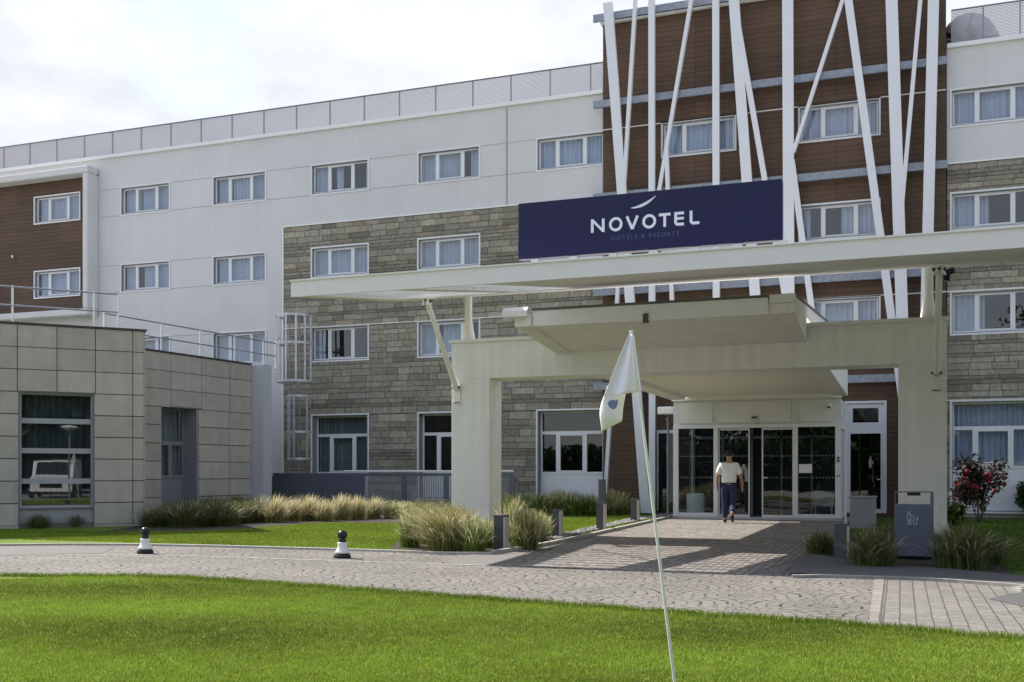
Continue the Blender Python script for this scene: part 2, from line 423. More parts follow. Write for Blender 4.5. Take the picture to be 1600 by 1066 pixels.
def empty(name, loc, label, cat, group=None):
    o = bpy.data.objects.new(name, None); o.location = loc; o.empty_display_size = .3; COL.objects.link(o)
    return tag(o, label, cat, group)
def copy_tree(o, parent=None):
    c = o.copy(); COL.objects.link(c); c.parent = parent
    for ch in [x for x in o.children]: copy_tree(ch, c)
    return c
ORD = ['first', 'second', 'third', 'fourth', 'fifth', 'sixth', 'seventh', 'eighth', 'ninth', 'tenth', 'eleventh', 'twelfth', 'thirteenth', 'fourteenth', 'fifteenth', 'sixteenth', 'seventeenth', 'eighteenth']

# ================================================================== GROUND
def sheet(name, pts, z, m, kind='structure'):
    mb = MB(); mb.add([(p[0], p[1], z) for p in pts], [tuple(range(len(pts)))])
    o = mb.build(name, m); return tag(o, kind=kind)
def line(pts, off):   # offset polyline sideways in plan
    out = []
    for i, p in enumerate(pts):
        a = pts[max(i - 1, 0)]; b = pts[min(i + 1, len(pts) - 1)]
        t = (Vector(b) - Vector(a)); t.z = 0; t.normalize(); out.append(Vector(p) + Vector((-t.y, t.x, 0)) * off)
    return out
def smooth_line(pts, n=6):
    P = [Vector(p) for p in pts]; out = []
    for i in range(len(P) - 1):
        p0, p1, p2, p3 = P[max(i - 1, 0)], P[i], P[i + 1], P[min(i + 2, len(P) - 1)]
        for k in range(n):
            t = k / n
            out.append(.5 * ((2 * p1) + (p2 - p0) * t + (2 * p0 - 5 * p1 + 4 * p2 - p3) * t * t + (3 * p1 - p0 - 3 * p2 + p3) * t ** 3))
    return out + [P[-1]]
sheet('ground', [(-600, -600), (600, -600), (600, 700), (-600, 700)], -.012, mat('far_ground', (.30, .285, .26), .95, noise=.15, nscale=.5, bump=.3))  # out-of-view ground toned pale to bounce neutral light
front = smooth_line([(-30, 11.5, 0), gp(-300, 893), gp(0, 901), gp(250, 903), gp(500, 919), gp(800, 941), gp(1060, 960), gp(1300, 976), gp(1600, 1001), gp(1900, 1025), (8, 4.5, 0)])
back = smooth_line([(-40, 24.0, 0), gp(-250, 856), gp(0, 853), gp(150, 852), gp(300, 854), gp(450, 858), gp(620, 863), gp(700, 866), gp(770, 866)])
left_k = smooth_line([gp(770, 866), gp(815, 859), gp(875, 848), gp(960, 829), gp(1053, 808), Vector((-5.95, 29.05, 0))])
RX = -1.32
right_k = smooth_line([Vector((RX, 29.05, 0)), Vector((RX, 22, 0)), Vector((RX, 17.5, 0)), gp(1262, 868), gp(1224, 899), gp(1300, 903), gp(1450, 908), gp(1600, 919), gp(1800, 938), (14, 10.5, 0)])
paving = front + [Vector((14, 2, 0)), ] + [Vector((16, 10.5, 0))] + list(reversed(right_k)) + list(reversed(left_k)) + list(reversed(back)) + [Vector((-40, 11, 0))]
sheet('driveway', paving, 0, FAN)
# finer setts on the way in, block paving at the right
sheet('entrance_path', [p for p in smooth_line([gp(812, 885), gp(840, 872), gp(885, 850), gp(965, 831), gp(1056, 809)])] + [Vector((-5.8, 29.05, 0)), Vector((RX - .02, 29.05, 0)), Vector((RX - .02, 17.5, 0)), gp(1259, 868), gp(1168, 899), gp(1000, 893)], .004, SETT)
sheet('block_path', [gp(1366, 906), gp(1356, 984), gp(1600, 1003.5), gp(1900, 1027), Vector((13, 4, 0)), Vector((13, 10.4, 0)), gp(1800, 938.5), gp(1600, 919.5), gp(1450, 908.5)], .004, BLOCK)
sheet('block_path_edge', [gp(1366, 906), gp(1356, 984), gp(1375, 985.5), gp(1383, 906.5)], .008, block_mat('edge_course', .30, .165, (.27, .242, .225), (.23, .205, .19), (.11, .10, .09), 0., .01, .1, 0.))
sheet('asphalt_patch', smooth_line([gp(692, 879), gp(735, 867), gp(800, 864), gp(822, 866), gp(800, 876), gp(765, 883), gp(722, 884)]), .004, ASPH)
sheet('asphalt_patch_far', [gp(-200, 857), gp(0, 854.5), gp(130, 855), gp(178, 856), gp(160, 865), gp(0, 867), gp(-200, 868)], .004, ASPH)
sheet('asphalt_patch_side', smooth_line([gp(1546, 937), gp(1580, 929), gp(1640, 927), gp(1700, 960), gp(1640, 958)]), .008, ASPHD)
pav = [gp(1262, 867), gp(1226, 898), gp(1300, 902), gp(1450, 907), gp(1600, 917.5), gp(1800, 936), Vector((14, 10.6, 0)), Vector((14, 12.6, 0)), gp(1600, 903), gp(1450, 889), gp(1340, 880)]
sheet('pavement', pav, .03, ASPHD)
def strip(name, pts, w, z0, z1, m, kind='structure'):
    a = line(pts, w / 2); b = line(pts, -w / 2); mb = MB()
    for i in range(len(pts) - 1):
        mb.hexa([(a[i].x, a[i].y, z0), (b[i].x, b[i].y, z0), (b[i + 1].x, b[i + 1].y, z0), (a[i + 1].x, a[i + 1].y, z0)],
                [(a[i].x, a[i].y, z1), (b[i].x, b[i].y, z1), (b[i + 1].x, b[i + 1].y, z1), (a[i + 1].x, a[i + 1].y, z1)])
    o = mb.build(name, m); return tag(o, kind=kind)
strip('kerb', back[6:], .09, -.01, .035, KERB)
strip('kerb', left_k, .08, -.01, .06, KERB)
strip('kerb', right_k[26:], .07, -.01, .04, mat('kerb_worn', (.30, .285, .27), .9, noise=.2, nscale=10))
gut = smooth_line([gp(-100, 868), gp(150, 867), gp(300, 869), gp(480, 875), gp(600, 879), gp(700, 882), gp(760, 884)])
strip('gutter', gut, .05, -.01, .005, KERB)
# lawns and beds behind the kerb
sheet('lawn', [p + Vector((0, .05, 0)) for p in back] + [gp(800, 858), gp(860, 846), gp(905, 834), gp(1000, 813), Vector((-7, 31.85, 0)), Vector((-40, 31.85, 0))], .006, LAWN2)
sheet('planting_bed', smooth_line([gp(150, 832), gp(300, 831), gp(400, 826), gp(500, 818), gp(640, 818), gp(700, 812), gp(800, 808)]) + [Vector((-9, 29.6, 0)), Vector((-17, 29.6, 0)), Vector((-19.3, 27.5, 0)), Vector((-19.6, 23.2, 0)), Vector((-17.2, 20.6, 0))], .012, SOIL)
sheet('planting_bed', smooth_line([gp(606, 858), gp(640, 838), gp(720, 832), gp(830, 832), gp(868, 838), gp(905, 838)]) + [gp(868, 850), gp(812, 859), gp(770, 864), gp(700, 864)], .013, SOIL)
sheet('lawn', [Vector((RX + .05, 29.0, 0)), Vector((RX + .05, 17.4, 0)), gp(1265, 868), gp(1340, 880.5), gp(1450, 889.5), gp(1600, 903.5), Vector((14, 12.7, 0)), Vector((20, 31.85, 0)), Vector((RX + .05, 31.85, 0))], .006, lawn_mat('lawn_ground_shade', (.06, .11, .012)))  # darker green than the other lawn: shade put into the colour
sheet('planting_bed', smooth_line([gp(1268, 868), gp(1345, 881), gp(1450, 889), gp(1580, 899), gp(1540, 868), gp(1500, 845), gp(1420, 832), gp(1330, 835), gp(1280, 845), gp(1268, 868)]), .012, SOIL)
sheet('planting_bed', [gp(1322, 828), gp(1480, 828), Vector((1.2, 31.8, 0)), Vector((-1.3, 31.8, 0))], .010, SOIL)
sheet('putting_green', list(front) + [Vector((14, 1, 0)), Vector((-30, 1, 0))], .006, LAWNM)

# gravel bed by the way in
gpoly = [gp(862, 848), gp(905, 836), gp(965, 822), gp(1030, 809), gp(1052, 806), gp(1040, 804), gp(985, 812), gp(930, 824), gp(880, 836), gp(850, 846)]
def in_poly(x, y, poly):
    c = False; j = len(poly) - 1
    for i in range(len(poly)):
        xi, yi, xj, yj = poly[i][0], poly[i][1], poly[j][0], poly[j][1]
        if (yi > y) != (yj > y) and x < (xj - xi) * (y - yi) / (yj - yi) + xi: c = not c
        j = i
    return c
def tri_mesh(name, V, Fc, C, m):
    me = bpy.data.meshes.new(name); nv = len(V); nf = len(Fc)
    me.vertices.add(nv); me.vertices.foreach_set('co', np.asarray(V, dtype=np.float32).ravel())
    me.loops.add(nf * 3); me.loops.foreach_set('vertex_index', np.asarray(Fc, dtype=np.int32).ravel())
    me.polygons.add(nf); me.polygons.foreach_set('loop_start', np.arange(0, nf * 3, 3, dtype=np.int32))
    me.update(calc_edges=True)
    a = me.color_attributes.new('col', 'FLOAT_COLOR', 'POINT')
    a.data.foreach_set('color', np.concatenate([C, np.ones((nv, 1))], 1).astype(np.float32).ravel())
    me.materials.append(m); o = bpy.data.objects.new(name, me); COL.objects.link(o); return o
def pebbles(name, poly, n, s0, s1):
    xs = [p[0] for p in poly]; ys = [p[1] for p in poly]; V = []; Fc = []; C = []
    base = np.array([(1, 0, 0), (0, 1, 0), (-1, 0, 0), (0, -1, 0), (0, 0, 1), (0, 0, -1)], float)
    fs = [(0, 1, 4), (1, 2, 4), (2, 3, 4), (3, 0, 4), (1, 0, 5), (2, 1, 5), (3, 2, 5), (0, 3, 5)]
    while len(V) < n * 6:
        x = random.uniform(min(xs), max(xs)); y = random.uniform(min(ys), max(ys))
        if not in_poly(x, y, poly): continue
        s = random.uniform(s0, s1); a = random.random() * 6.28; k = len(V)
        ca, sa = math.cos(a), math.sin(a)
        for b in base:
            q = b * np.array([s * random.uniform(.7, 1.3), s * random.uniform(.6, 1), s * random.uniform(.4, .8)])
            V.append((x + q[0] * ca - q[1] * sa, y + q[0] * sa + q[1] * ca, .015 + s * .3 + q[2]))
        g = random.uniform(.08, .30); C += [(g, g * .97, g * .95)] * 6
        Fc += [(a_ + k, b_ + k, c_ + k) for a_, b_, c_ in fs]
    o = tri_mesh(name, np.array(V), np.array(Fc), np.array(C), mat('pebble', vcol=True, rough=.8))
    return tag(o, 'grey slate gravel along the entrance kerb', 'gravel', kind='stuff')
pebbles('gravel', gpoly, 2600, .02, .05)
sheet('gravel_base', gpoly, .014, SOIL)

# ================================================================== HOTEL FACADE
FY = 31.9
hotel = empty('hotel_building', (-10, FY, 0), 'long four storey hotel with white render, stone and brown cladding', 'hotel')
TM = Matrix.Translation((0, FY, 0))
X0S = [-35.93, -31.8, -27.65, -23.48, -19.35, -15.22, -10.98, -6.87, -2.77, 1.37, 5.5, 9.63]
WW = 2.2
ROWS = [(11.05, 12.05), (8.14, 9.14), (5.20, 6.35)]
BX0, BX1, SX0, FXL = -8.78, 1.22, -20.5, -28.72   # brown block, stone start, box frame edge
holes = []
for i, x in enumerate(X0S):
    for r, (z0, z1) in enumerate(ROWS):
        holes.append((x, x + WW, z0, z1))
GZ = 3.28
ground_holes = [(-19.35, -17.15, .42, GZ), (-15.22, -13.02, .42, GZ), (-10.98, -8.80, .35, GZ), (-1.45, -.42, .12, GZ + .02), (1.37, 3.57, .2, GZ), (5.5, 7.7, .2, GZ), (9.63, 11.83, .2, GZ)]
holes += ground_holes
def cells(x0, x1, z0, z1, hs, extra=()):
    xs = sorted({x0, x1, *[h[0] for h in hs if x0 < h[0] < x1], *[h[1] for h in hs if x0 < h[1] < x1]})
    zs = sorted({z0, z1, *[h[2] for h in hs if z0 < h[2] < z1], *[h[3] for h in hs if z0 < h[3] < z1], *extra})
    for a, b in zip(xs, xs[1:]):
        for c, d in zip(zs, zs[1:]):
            mx_, mz = (a + b) / 2, (c + d) / 2
            if any(h[0] < mx_ < h[1] and h[2] < mz < h[3] for h in hs): continue
            yield a, b, c, d
def wall(mb, x0, x1, z0, z1, hs, y=0.):
    for a, b, c, d in cells(x0, x1, z0, z1, hs): mb.quad((a, y, c), (b, y, c), (b, y, d), (a, y, d))
mb = MB(TM)
wall(mb, -38, SX0, 0, 13.25, holes)
wall(mb, SX0, BX0, 9.98, 13.25, holes)
mb.build('wall', RENDER, hotel)
mb = MB(TM); wall(mb, BX1 + .02, 14, 9.98, 13.25, holes); mb.build('wall', RENDER, hotel)
mb = MB(TM); wall(mb, SX0, BX0, 0, 9.98, holes); mb.build('mortar_bed', MORTAR, hotel)
mb = MB(TM); wall(mb, BX1 + .02, 14, 0, 9.98, holes); mb.build('mortar_bed', MORTAR, hotel)

# coursed stone facing, one block at a time in a single mesh
def courses(mb, x0, x1, z0, z1, hs, y, proud, seed):
    rnd = random.Random(seed); z = z0; hts = [.11, .13, .20, .22, .24, .16]; k = 0
    marks = sorted({h[2] for h in hs} | {h[3] for h in hs} | {z1})
    marks = [m_ for m_ in marks if z0 < m_ <= z1]
    while z < z1 - .01:
        h = hts[k % 6] if rnd.random() < .35 else rnd.choice(hts); k += 1
        nxt = min(m_ for m_ in marks if m_ > z + .005)
        if z + h > nxt - .07: h = nxt - z
        mz = z + h / 2; blk = sorted([(a, b) for a, b, c, d in hs if c < mz < d and b > x0 and a < x1])
        segs = []; cur = x0
        for a, b in blk:
            if a > cur: segs.append((cur, a))
            cur = max(cur, b)
        if cur < x1: segs.append((cur, x1))
        thin = h < .15; rowtone = rnd.uniform(.85, 1.12)
        for a, b in segs:
            x = a
            while x < b - .01:
                w = rnd.uniform(.35, 1.0) if thin else rnd.uniform(.30, .8)
                if b - (x + w) < .18: w = b - x
                g = (rnd.uniform(.19, .27) if (thin or rnd.random() < .2) else rnd.uniform(.25, .36)) * rowtone
                t = rnd.uniform(-.012, .03)
                c = (g * (1.06 + t * 1.6), g * (.98 + t * .4), g * (.80 - t * 1.4))
                pr = proud + rnd.uniform(0, .010); j = .0035
                X0, X1, Z0, Z1 = x + j, x + w - j, z + j, z + h - j; e = .008
                v = [(X0, y, Z0), (X1, y, Z0), (X1, y, Z1), (X0, y, Z1), (X0 + e, y - pr, Z0 + e), (X1 - e, y - pr, Z0 + e), (X1 - e, y - pr, Z1 - e), (X0 + e, y - pr, Z1 - e)]
                mb.add(v, [(4, 5, 6, 7), (0, 1, 5, 4), (1, 2, 6, 5), (2, 3, 7, 6), (3, 0, 4, 7)], c)
                x += w
        z += h
mb = MB(TM); courses(mb, SX0, BX0, .02, 9.97, holes, 0, .018, 3); mb.build('stone_facing', STONE, hotel); mb = MB(TM); courses(mb, BX1 + .02, 14, .02, 9.97, holes, 0, .018, 5)
mb.build('stone_facing', STONE, hotel)
# brown cladding blocks
BY = -.06
mb = MB(TM)
wall(mb, BX0, BX1, 0, 15.4, holes, BY)
mb.quad((BX0, BY, 0), (BX0, .3, 0), (BX0, .3, 15.4), (BX0, BY, 15.4)); mb.quad((BX1, BY, 0), (BX1, .3, 0), (BX1, .3, 15.4), (BX1, BY, 15.4))
mb.box(BX0, BX1, .31, 8, 13.3, 15.4)
mb.build('brown_cladding', WOOD, hotel)
mb = MB(TM); wall(mb, -38, FXL - .02, 7.4, 12.75, holes, -.05); mb.build('brown_cladding', WOOD, hotel)
# raised white box frame round the left brown field
mb = MB(TM)
mb.box(-38, FXL, -.62, -.052, 12.62, 12.9); mb.box(-38, FXL, -.62, -.052, 7.25, 7.5); mb.box(FXL - .24, FXL, -.62, .0, 7.5, 12.62)
mb.build('box_frame', RENDER, hotel, bevel=.05)
# trims: cornice over the stone, corner strips, grooves, string lines
mb = MB(TM)
mb.box(SX0 - .03, BX0 - .01, -.045, 0, 9.98, 10.03); mb.box(SX0 - .05, SX0, -.05, 0, .0, 9.98)
mb.box(BX1 + .02, 14, -.045, 0, 9.98, 10.03)
mb.box(BX0, BX1, BY - .03, BY, 12.07, 12.10); mb.box(SX0, BX0, -.05, 0, 6.37, 6.40); mb.box(BX0, BX1, BY - .03, BY, 6.37, 6.41)
mb.box(BX1 + .02, 14, -.05, 0, 6.37, 6.41); mb.box(BX1 + .02, 14, -.04, 0, GZ + .03, GZ + .06); mb.box(BX1 + .02, 14, -.04, 0, 12.07, 12.10)
mb.build('trim', TRIM, hotel)
mb = MB(TM)
for z in (12.06, 11.03, 9.15, 8.12, 6.35):
    cuts = sorted([(h[0] - .06, h[1] + .06) for h in holes[:36] if h[0] < SX0 or z > 10.5]); cur = FXL + .01; end = (BX0 if z > 10.5 else SX0 - .06)
    for a, b in cuts:
        if a > cur and cur < end: mb.box(cur, min(a, end), -.004, 0, z - .008, z + .008)
        cur = max(cur, b)
    if z > 10.5 and z < 12:
        cur = BX1 + .2
        for a, b in cuts:
            if a > cur: mb.box(cur, a, -.004, 0, z - .008, z + .008)
            cur = max(cur, b)
xj = fx(792, FY); mb.box(xj - .02, xj + .02, -.012, 0, 10.04, 13.2)
mb.build('joint', JOINT, hotel)
mb = MB(TM)
mb.box(-38, BX0 - .005, -.10, .35, 13.25, 13.37); mb.box(BX1 + .025, 14, -.10, .35, 13.25, 13.37)
mb.box(BX0 - .06, BX1 + .06, -.17, .35, 15.4, 15.58)
mb.build('coping', COPING, hotel)
# bulk of the building: roof, back, end walls, storey slabs behind the windows
mb = MB(TM)
mb.box(-38, 14, .4, 12, 13.0, 13.2); mb.box(-38, 14, 12, 12.2, 0, 13.2); mb.box(-38.2, -38, .02, 12.2, 0, 13.2); mb.box(14, 14.2, .02, 12.2, 0, 13.2)
mb.build('roof', mat('roof_membrane', (.3, .3, .3), .9), hotel)
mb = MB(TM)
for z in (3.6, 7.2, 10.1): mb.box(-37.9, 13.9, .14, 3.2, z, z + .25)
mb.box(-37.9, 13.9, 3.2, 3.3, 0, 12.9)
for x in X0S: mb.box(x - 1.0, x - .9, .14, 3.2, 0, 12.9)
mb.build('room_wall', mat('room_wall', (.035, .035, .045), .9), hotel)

def window(parent, M, x0, x1, z0, z1, depth=.11, lay='three', curt=((0, 1),), trim=True, glass=None, mull=(.29, .72), fr=None, sill=None, fmat=None, cmat=None):
    """one window: frame, panes and curtain, in the wall's own coordinates (x along, y inward, z up)"""
    w = x1 - x0; T = .05
    mb = MB(M)
    if trim:
        p = -.03
        mb.box(x0 - T, x0, p, 0, z0 - T, z1 + T); mb.box(x1, x1 + T, p, 0, z0 - T, z1 + T); mb.box(x0, x1, p, 0, z1, z1 + T); mb.box(x0, x1, p, 0, z0 - T, z0)
    # reveal lining, its dark grey paints in the shade of the recess
    e = .004
    lm_ = MB(M); lm_.box(x0, x0 + .02, 0.001, depth, z0, z1); lm_.box(x1 - .02, x1, 0.001, depth, z0, z1); lm_.box(x0 + .02, x1 - .02, 0.001, depth, z1 - .02, z1); lm_.box(x0 + .02, x1 - .02, 0.001, depth, z0, z0 + .03)
    g0, g1 = x0 + .02, x1 - .02; fw = .045; y0, y1 = depth - .045, depth + .02
    zb, zt = z0 + .03, z1 - .02; panes = []
    def ring(a, b, c, d, t, ya, yb):
        mb.box(a, a + t, ya, yb, c, d); mb.box(b - t, b, ya, yb, c, d); mb.box(a + t, b - t, ya, yb, d - t, d); mb.box(a + t, b - t, ya, yb, c, c + t)
    ring(g0, g1, zb, zt, fw, y0, y1)
    if lay == 'three':
        xs = [g0 + fw] + [x0 + w * k for k in mull] + [g1 - fw]
        for k in (1, 2): mb.box(xs[k] - .045, xs[k] + .045, y0 - .004, y1, zb + fw, zt - fw)
        ring(xs[1] + .045, xs[2] - .045, zb + fw, zt - fw, .035, y0 - .012, y1 - .01)
        for k in range(3):
            a = xs[k] + (.045 if k else 0); b = xs[k + 1] - (.045 if k < 2 else 0); panes.append((a, b, zb + fw, zt - fw))
    elif lay == 'ground':   # transom light over three panes over a solid panel
        zs = sill; zt2 = z0 + (z1 - z0) * .76
        mb.box(g0 + fw, g1 - fw, y0 - .004, y1, zt2 - .05, zt2 + .05); mb.box(g0 + fw, g1 - fw, y0 - .004, y1, zs - .05, zs + .03)
        panes.append((g0 + fw, g1 - fw, zt2 + .05, zt - fw))
        xs = [g0 + fw] + [x0 + w * k for k in mull] + [g1 - fw]
        for k in (1, 2): mb.box(xs[k] - .05, xs[k] + .05, y0 - .006, y1, zs + .03, zt2 - .05)
        ring(xs[1] + .05, xs[2] - .05, zs + .03, zt2 - .05, .045, y0 - .012, y1 - .01)
        for k in range(3):
            a = xs[k] + (.05 if k else 0); b = xs[k + 1] - (.05 if k < 2 else 0); panes.append((a, b, zs + .03, zt2 - .05))
        mb.box(g0 + fw, g1 - fw, y0 + .012, y1, zb + fw, zs - .05)
    elif lay == 'stack':
        hs_ = [(z - z0) / (z1 - z0) for z in fr]; prev = zb + fw
        for z in fr:
            mb.box(g0 + fw, g1 - fw, y0 - .01, y1, z - .06, z + .06); panes.append((g0 + fw, g1 - fw, prev, z - .06)); prev = z + .06
        panes.append((g0 + fw, g1 - fw, prev, zt - fw))
    o = mb.build('window', fmat or FRAMEM, parent); lm_.build('reveal', mat('reveal_shade', (.22, .23, .26), .7), o)
    g = MB(M)
    for a, b, c, d in panes: g.box(a, b, depth - .012, depth - .006, c, d)
    g.build('pane', glass or GLASS, o)
    if curt:
        cm = MB(M); rnd = random.Random(int((x0 + 50) * 31 + z0 * 7)); ztop, zbot = z1 - .01, (sill + .02 if sill else z0 + .02)
        for a, b in curt:
            xa, xb = x0 + w * a + .01, x0 + w * b - .01; n = max(6, int((xb - xa) / .025)); ph = rnd.random() * 9; vs = []; fs = []
            for i in range(n + 1):
                x = xa + (xb - xa) * i / n; yy = depth + .17 + .042 * math.sin(x * 42 + ph + 1.6 * math.sin(x * 5 + ph)) + .012 * math.sin(x * 97)
                for z in (zbot, (zbot + ztop) / 2, ztop): vs.append((x, yy * 1. , z))
            for i in range(n):
                for j in range(2): fs.append((i * 3 + j, i * 3 + 3 + j, i * 3 + 4 + j, i * 3 + 1 + j))
            cm.add(vs, fs, None, True)
        cm.build('curtain', cmat or CURT, o)
    return o
CV = {(3, 0): ((0, .27), (.30, .97)), (2, 1): ((0, .25), (.38, 1)), (4, 0): ((0, .22), (.36, .5), (.9, 1)), (5, 0): ((0, .66), (.8, 1)),
      (4, 2): ((0, .16),), (5, 2): ((0, .24), (.34, .86)), (9, 1): ((0, .45),), (9, 2): ((0, .40),), (8, 1): ((0, .13), (.52, 1)), (8, 2): ((0, 1),),
      (2, 0): ((0, .34), (.36, 1)), (7, 0): ((0, 1),), (6, 0): ((0, 1),)}
for i, x in enumerate(X0S):
    for r, (z0, z1) in enumerate(ROWS):
        inb = BX0 < x < BX1 or x + WW < FXL
        M = Matrix.Translation((0, FY + (BY if inb else 0), 0))
        window(hotel, M, x, x + WW, z0, z1, curt=CV.get((i, r), ((0, 1),)), depth=.13)
for i, (a, b, c, d) in enumerate(ground_holes):
    if i == 3: continue
    window(hotel, TM, a, b, c, d, depth=.32 if i < 3 else .16, lay='ground', sill=1.28 if i < 3 else 1.45, glass=DGLASS if i < 3 else GLASS,
           curt=() if i in (1, 2) else ((0, 1),), cmat=DCURT if i == 0 else None, mull=(.27, .70))
# glazed service door in the brown block
dm = Matrix.Translation((0, FY + BY, 0)); mb = MB(dm); a, b, c, d = ground_holes[3]
mb.box(a - .06, a, -.03, .2, c, d + .06); mb.box(b, b + .06, -.03, .2, c, d + .06); mb.box(a, b, -.03, .2, d, d + .06)
mb.box(a, b, .05, .12, 2.42, 2.62); mb.box(a, a + .10, .05, .12, c, 2.42); mb.box(b - .10, b, .05, .12, c, 2.42); mb.box(a + .1, b - .1, .05, .12, c, c + .12)
mb.box(a, a + .16, .05, .12, 2.62, d); mb.box(b - .16, b, .05, .12, 2.62, d); mb.box(a + .16, b - .16, .05, .12, d - .14, d); mb.box(a + .16, b - .16, .05, .12, 2.62, 2.74)
dr = mb.build('door', FRAMEM, hotel)
MB(dm).box(a + .10, b - .10, .075, .083, c + .12, 2.42).box(a + .16, b - .16, .075, .083, 2.74, d - .14).build('pane', DGLASS, dr)
MB(dm).box(b - .085, b - .05, -.005, .05, 1.0, 1.16).tube([(b - .07, .0, 1.09), (b - .20, -.02, 1.09)], .012, 8).build('handle', WHITEP, dr)
tag(MB(TM).tube([fx(26, FY) and (fx(24, FY), -.14, at(0, 385, FY).z - .55), (fx(24, FY), -.14, at(0, 385, FY).z - .45)], .05, 10).build('wall_lamp', ALU, hotel))

# narrow dark glazed door left of the lobby
mb = MB(dm); a, b = fx(1030, FY), fx(1056, FY)
mb.box(a - .05, a, -.05, -.001, .1, 2.6); mb.box(b, b + .05, -.05, -.001, .1, 2.6); mb.box(a, b, -.05, -.001, 2.5, 2.6)
sd = mb.build('door', FRAMEM, hotel)
MB(dm).box(a, b, -.02, -.01, .1, 2.5).build('pane', DGLASS, sd); MB(dm).box(a, b, -.008, -.001, .1, 2.5).build('door_panel', DARK, sd)
# roof screens
def screen(name, x0, x1, z0, z1, n, label, xs=None):
    root = empty(name, ((x0 + x1) / 2, FY + .15, z0), label, 'roof screen', 'perforated screens along the roof edge')
    y = FY + .15; xs = xs or [x0 + (x1 - x0) * i / n for i in range(n + 1)]
    MB().box(x0, x1, y, y + .012, z0 + .07, z1 - .03).build('screen_panel', SCREEN, root)
    MB().box(x0, x1, y - .02, y + .03, z1 - .03, z1).build('top_rail', mat('screen_rail', (.18, .18, .21), .5, .3), root)
    MB().box(x0, x1, y - .02, y + .03, z0, z0 + .06).build('bottom_rail', COPING, root)
    for x in xs:
        MB().box(x - .045, x - .012, y + .014, y + .07, z0, z1 - .02).build('post', mat('screen_post', (.06, .06, .09), .5, .3), root)
    return root
pxs = [-32.28 - 1.356 * k for k in range(4, 0, -1)] + [-32.28 + 1.356 * k for k in range(18)]
screen('roof_screen', -38, BX0 - .02, 13.37, 14.33, 0, 'long perforated metal screen on the roof over the white render', pxs)
screen('roof_screen', BX1 + .14, 14, 13.37, 14.40, 0, 'perforated roof screen beside the brown block with a duct behind', [fx(1596, FY + .15) + .9 * 0 + 1.9 * k for k in range(0, 5)] + [BX1 + 1.0])
# duct on the roof
duct = empty('roof_duct', (fx(1512, FY + 1.4), FY + 1.4, 13.2), 'curved silver ventilation duct on the roof behind the screen', 'duct')
cx, cz = fx(1520, FY + 1.4), 13.2
pts = [(cx - .62 + .5 * (1 - math.cos(t)) , FY + 1.4, cz + .0 + 1.0 * math.sin(t) + .12) for t in [math.pi * k / 12 for k in range(0, 13)]]
MB().tube([(pts[0][0], FY + 1.4, 13.2)] + pts + [(pts[-1][0], FY + 1.4, 13.2)], .42, 20).build('pipe', mat('duct_metal', (.60, .58, .53), .4, .5, noise=.3, nscale=3), duct)
mb = MB()
for k in (2, 6, 10):
    p = Vector(pts[k]); q = Vector(pts[k + 1]); mb.tube([p, p + (q - p) * .3], .44, 20)
mb.build('flange', GALV, duct)

# ================================================================== LATTICE OF WHITE BARS
LY = 31.38
lat = empty('bar_lattice', (-3.8, LY, 0), 'lattice of white vertical and slanting bars in front of the brown cladding', 'facade lattice')
Zrails = [15.5, 12.8, 9.9, 6.92, 3.98]
for z in Zrails:
    MB().box(BX0 - .22, BX1 + .02, LY + .10, LY + .20, z - .11, z + .11).build('rail', GALV, lat)
mb = MB()
for x in [BX0 + .3 + 2.065 * k for k in range(5)]:
    for z in Zrails: mb.box(x - .03, x + .03, LY + .2, FY + BY, z - .05, z + .05)
mb.build('bracket', GALV, lat)
# (top u, v, bottom u, v, width px at facade, z top, z bottom)
bars = [(950.5, 11, 1006, 758, .29, 15.85, .05), (993, 4, 947, 758, .11, 15.92, .05), (1018.5, 0, 1019.5, 700, .19, 15.95, .05), (1080.6, 0, 1028, 313, .11, 15.95, 9.0),
        (1041, 215, 1050, 460, .12, 11.2, 4.9), (1118.6, 0, 1119.5, 460, .20, 16, 4.9), (1147, 0, 1180, 460, .30, 16, 4.9), (1148, 8, 1226, 460, .16, 15.8, 5.6),
        (1231, 0, 1233, 470, .31, 16, 4.9), (1317, 0, 1239.7, 239, .11, 16, 10.6), (1237, 250, 1268, 480, .17, 10.4, 4.9), (1325.5, 0, 1393, 498, .22, 16, .05),
        (1393, 0, 1409.5, 498, .32, 16, .05), (1438, 0, 1404, 380, .11, 16, 7.9), (1458.5, 0, 1447, 480, .29, 16, .05)]
for i, (u0, v0, u1, v1, w, zt, zb) in enumerate(bars):
    p = at(u0, v0, LY); q = at(u1, v1, LY); d = q - p
    P = p + d * ((zt - p.z) / d.z); Q = p + d * ((zb - p.z) / d.z)
    dy = -(i % 5) * .0035
    P.y += dy; Q.y += dy
    n = Vector((0, 1, 0)); e = Vector((w / 2, 0, 0)); dd = .075
    MB().add([Q - e - n * dd, Q + e - n * dd, Q + e + n * dd, Q - e + n * dd, P - e - n * dd, P + e - n * dd, P + e + n * dd, P - e + n * dd],
             [(0, 3, 2, 1), (4, 5, 6, 7), (0, 1, 5, 4), (1, 2, 6, 5), (2, 3, 7, 6), (3, 0, 4, 7)]).build('bar', BARM, lat)

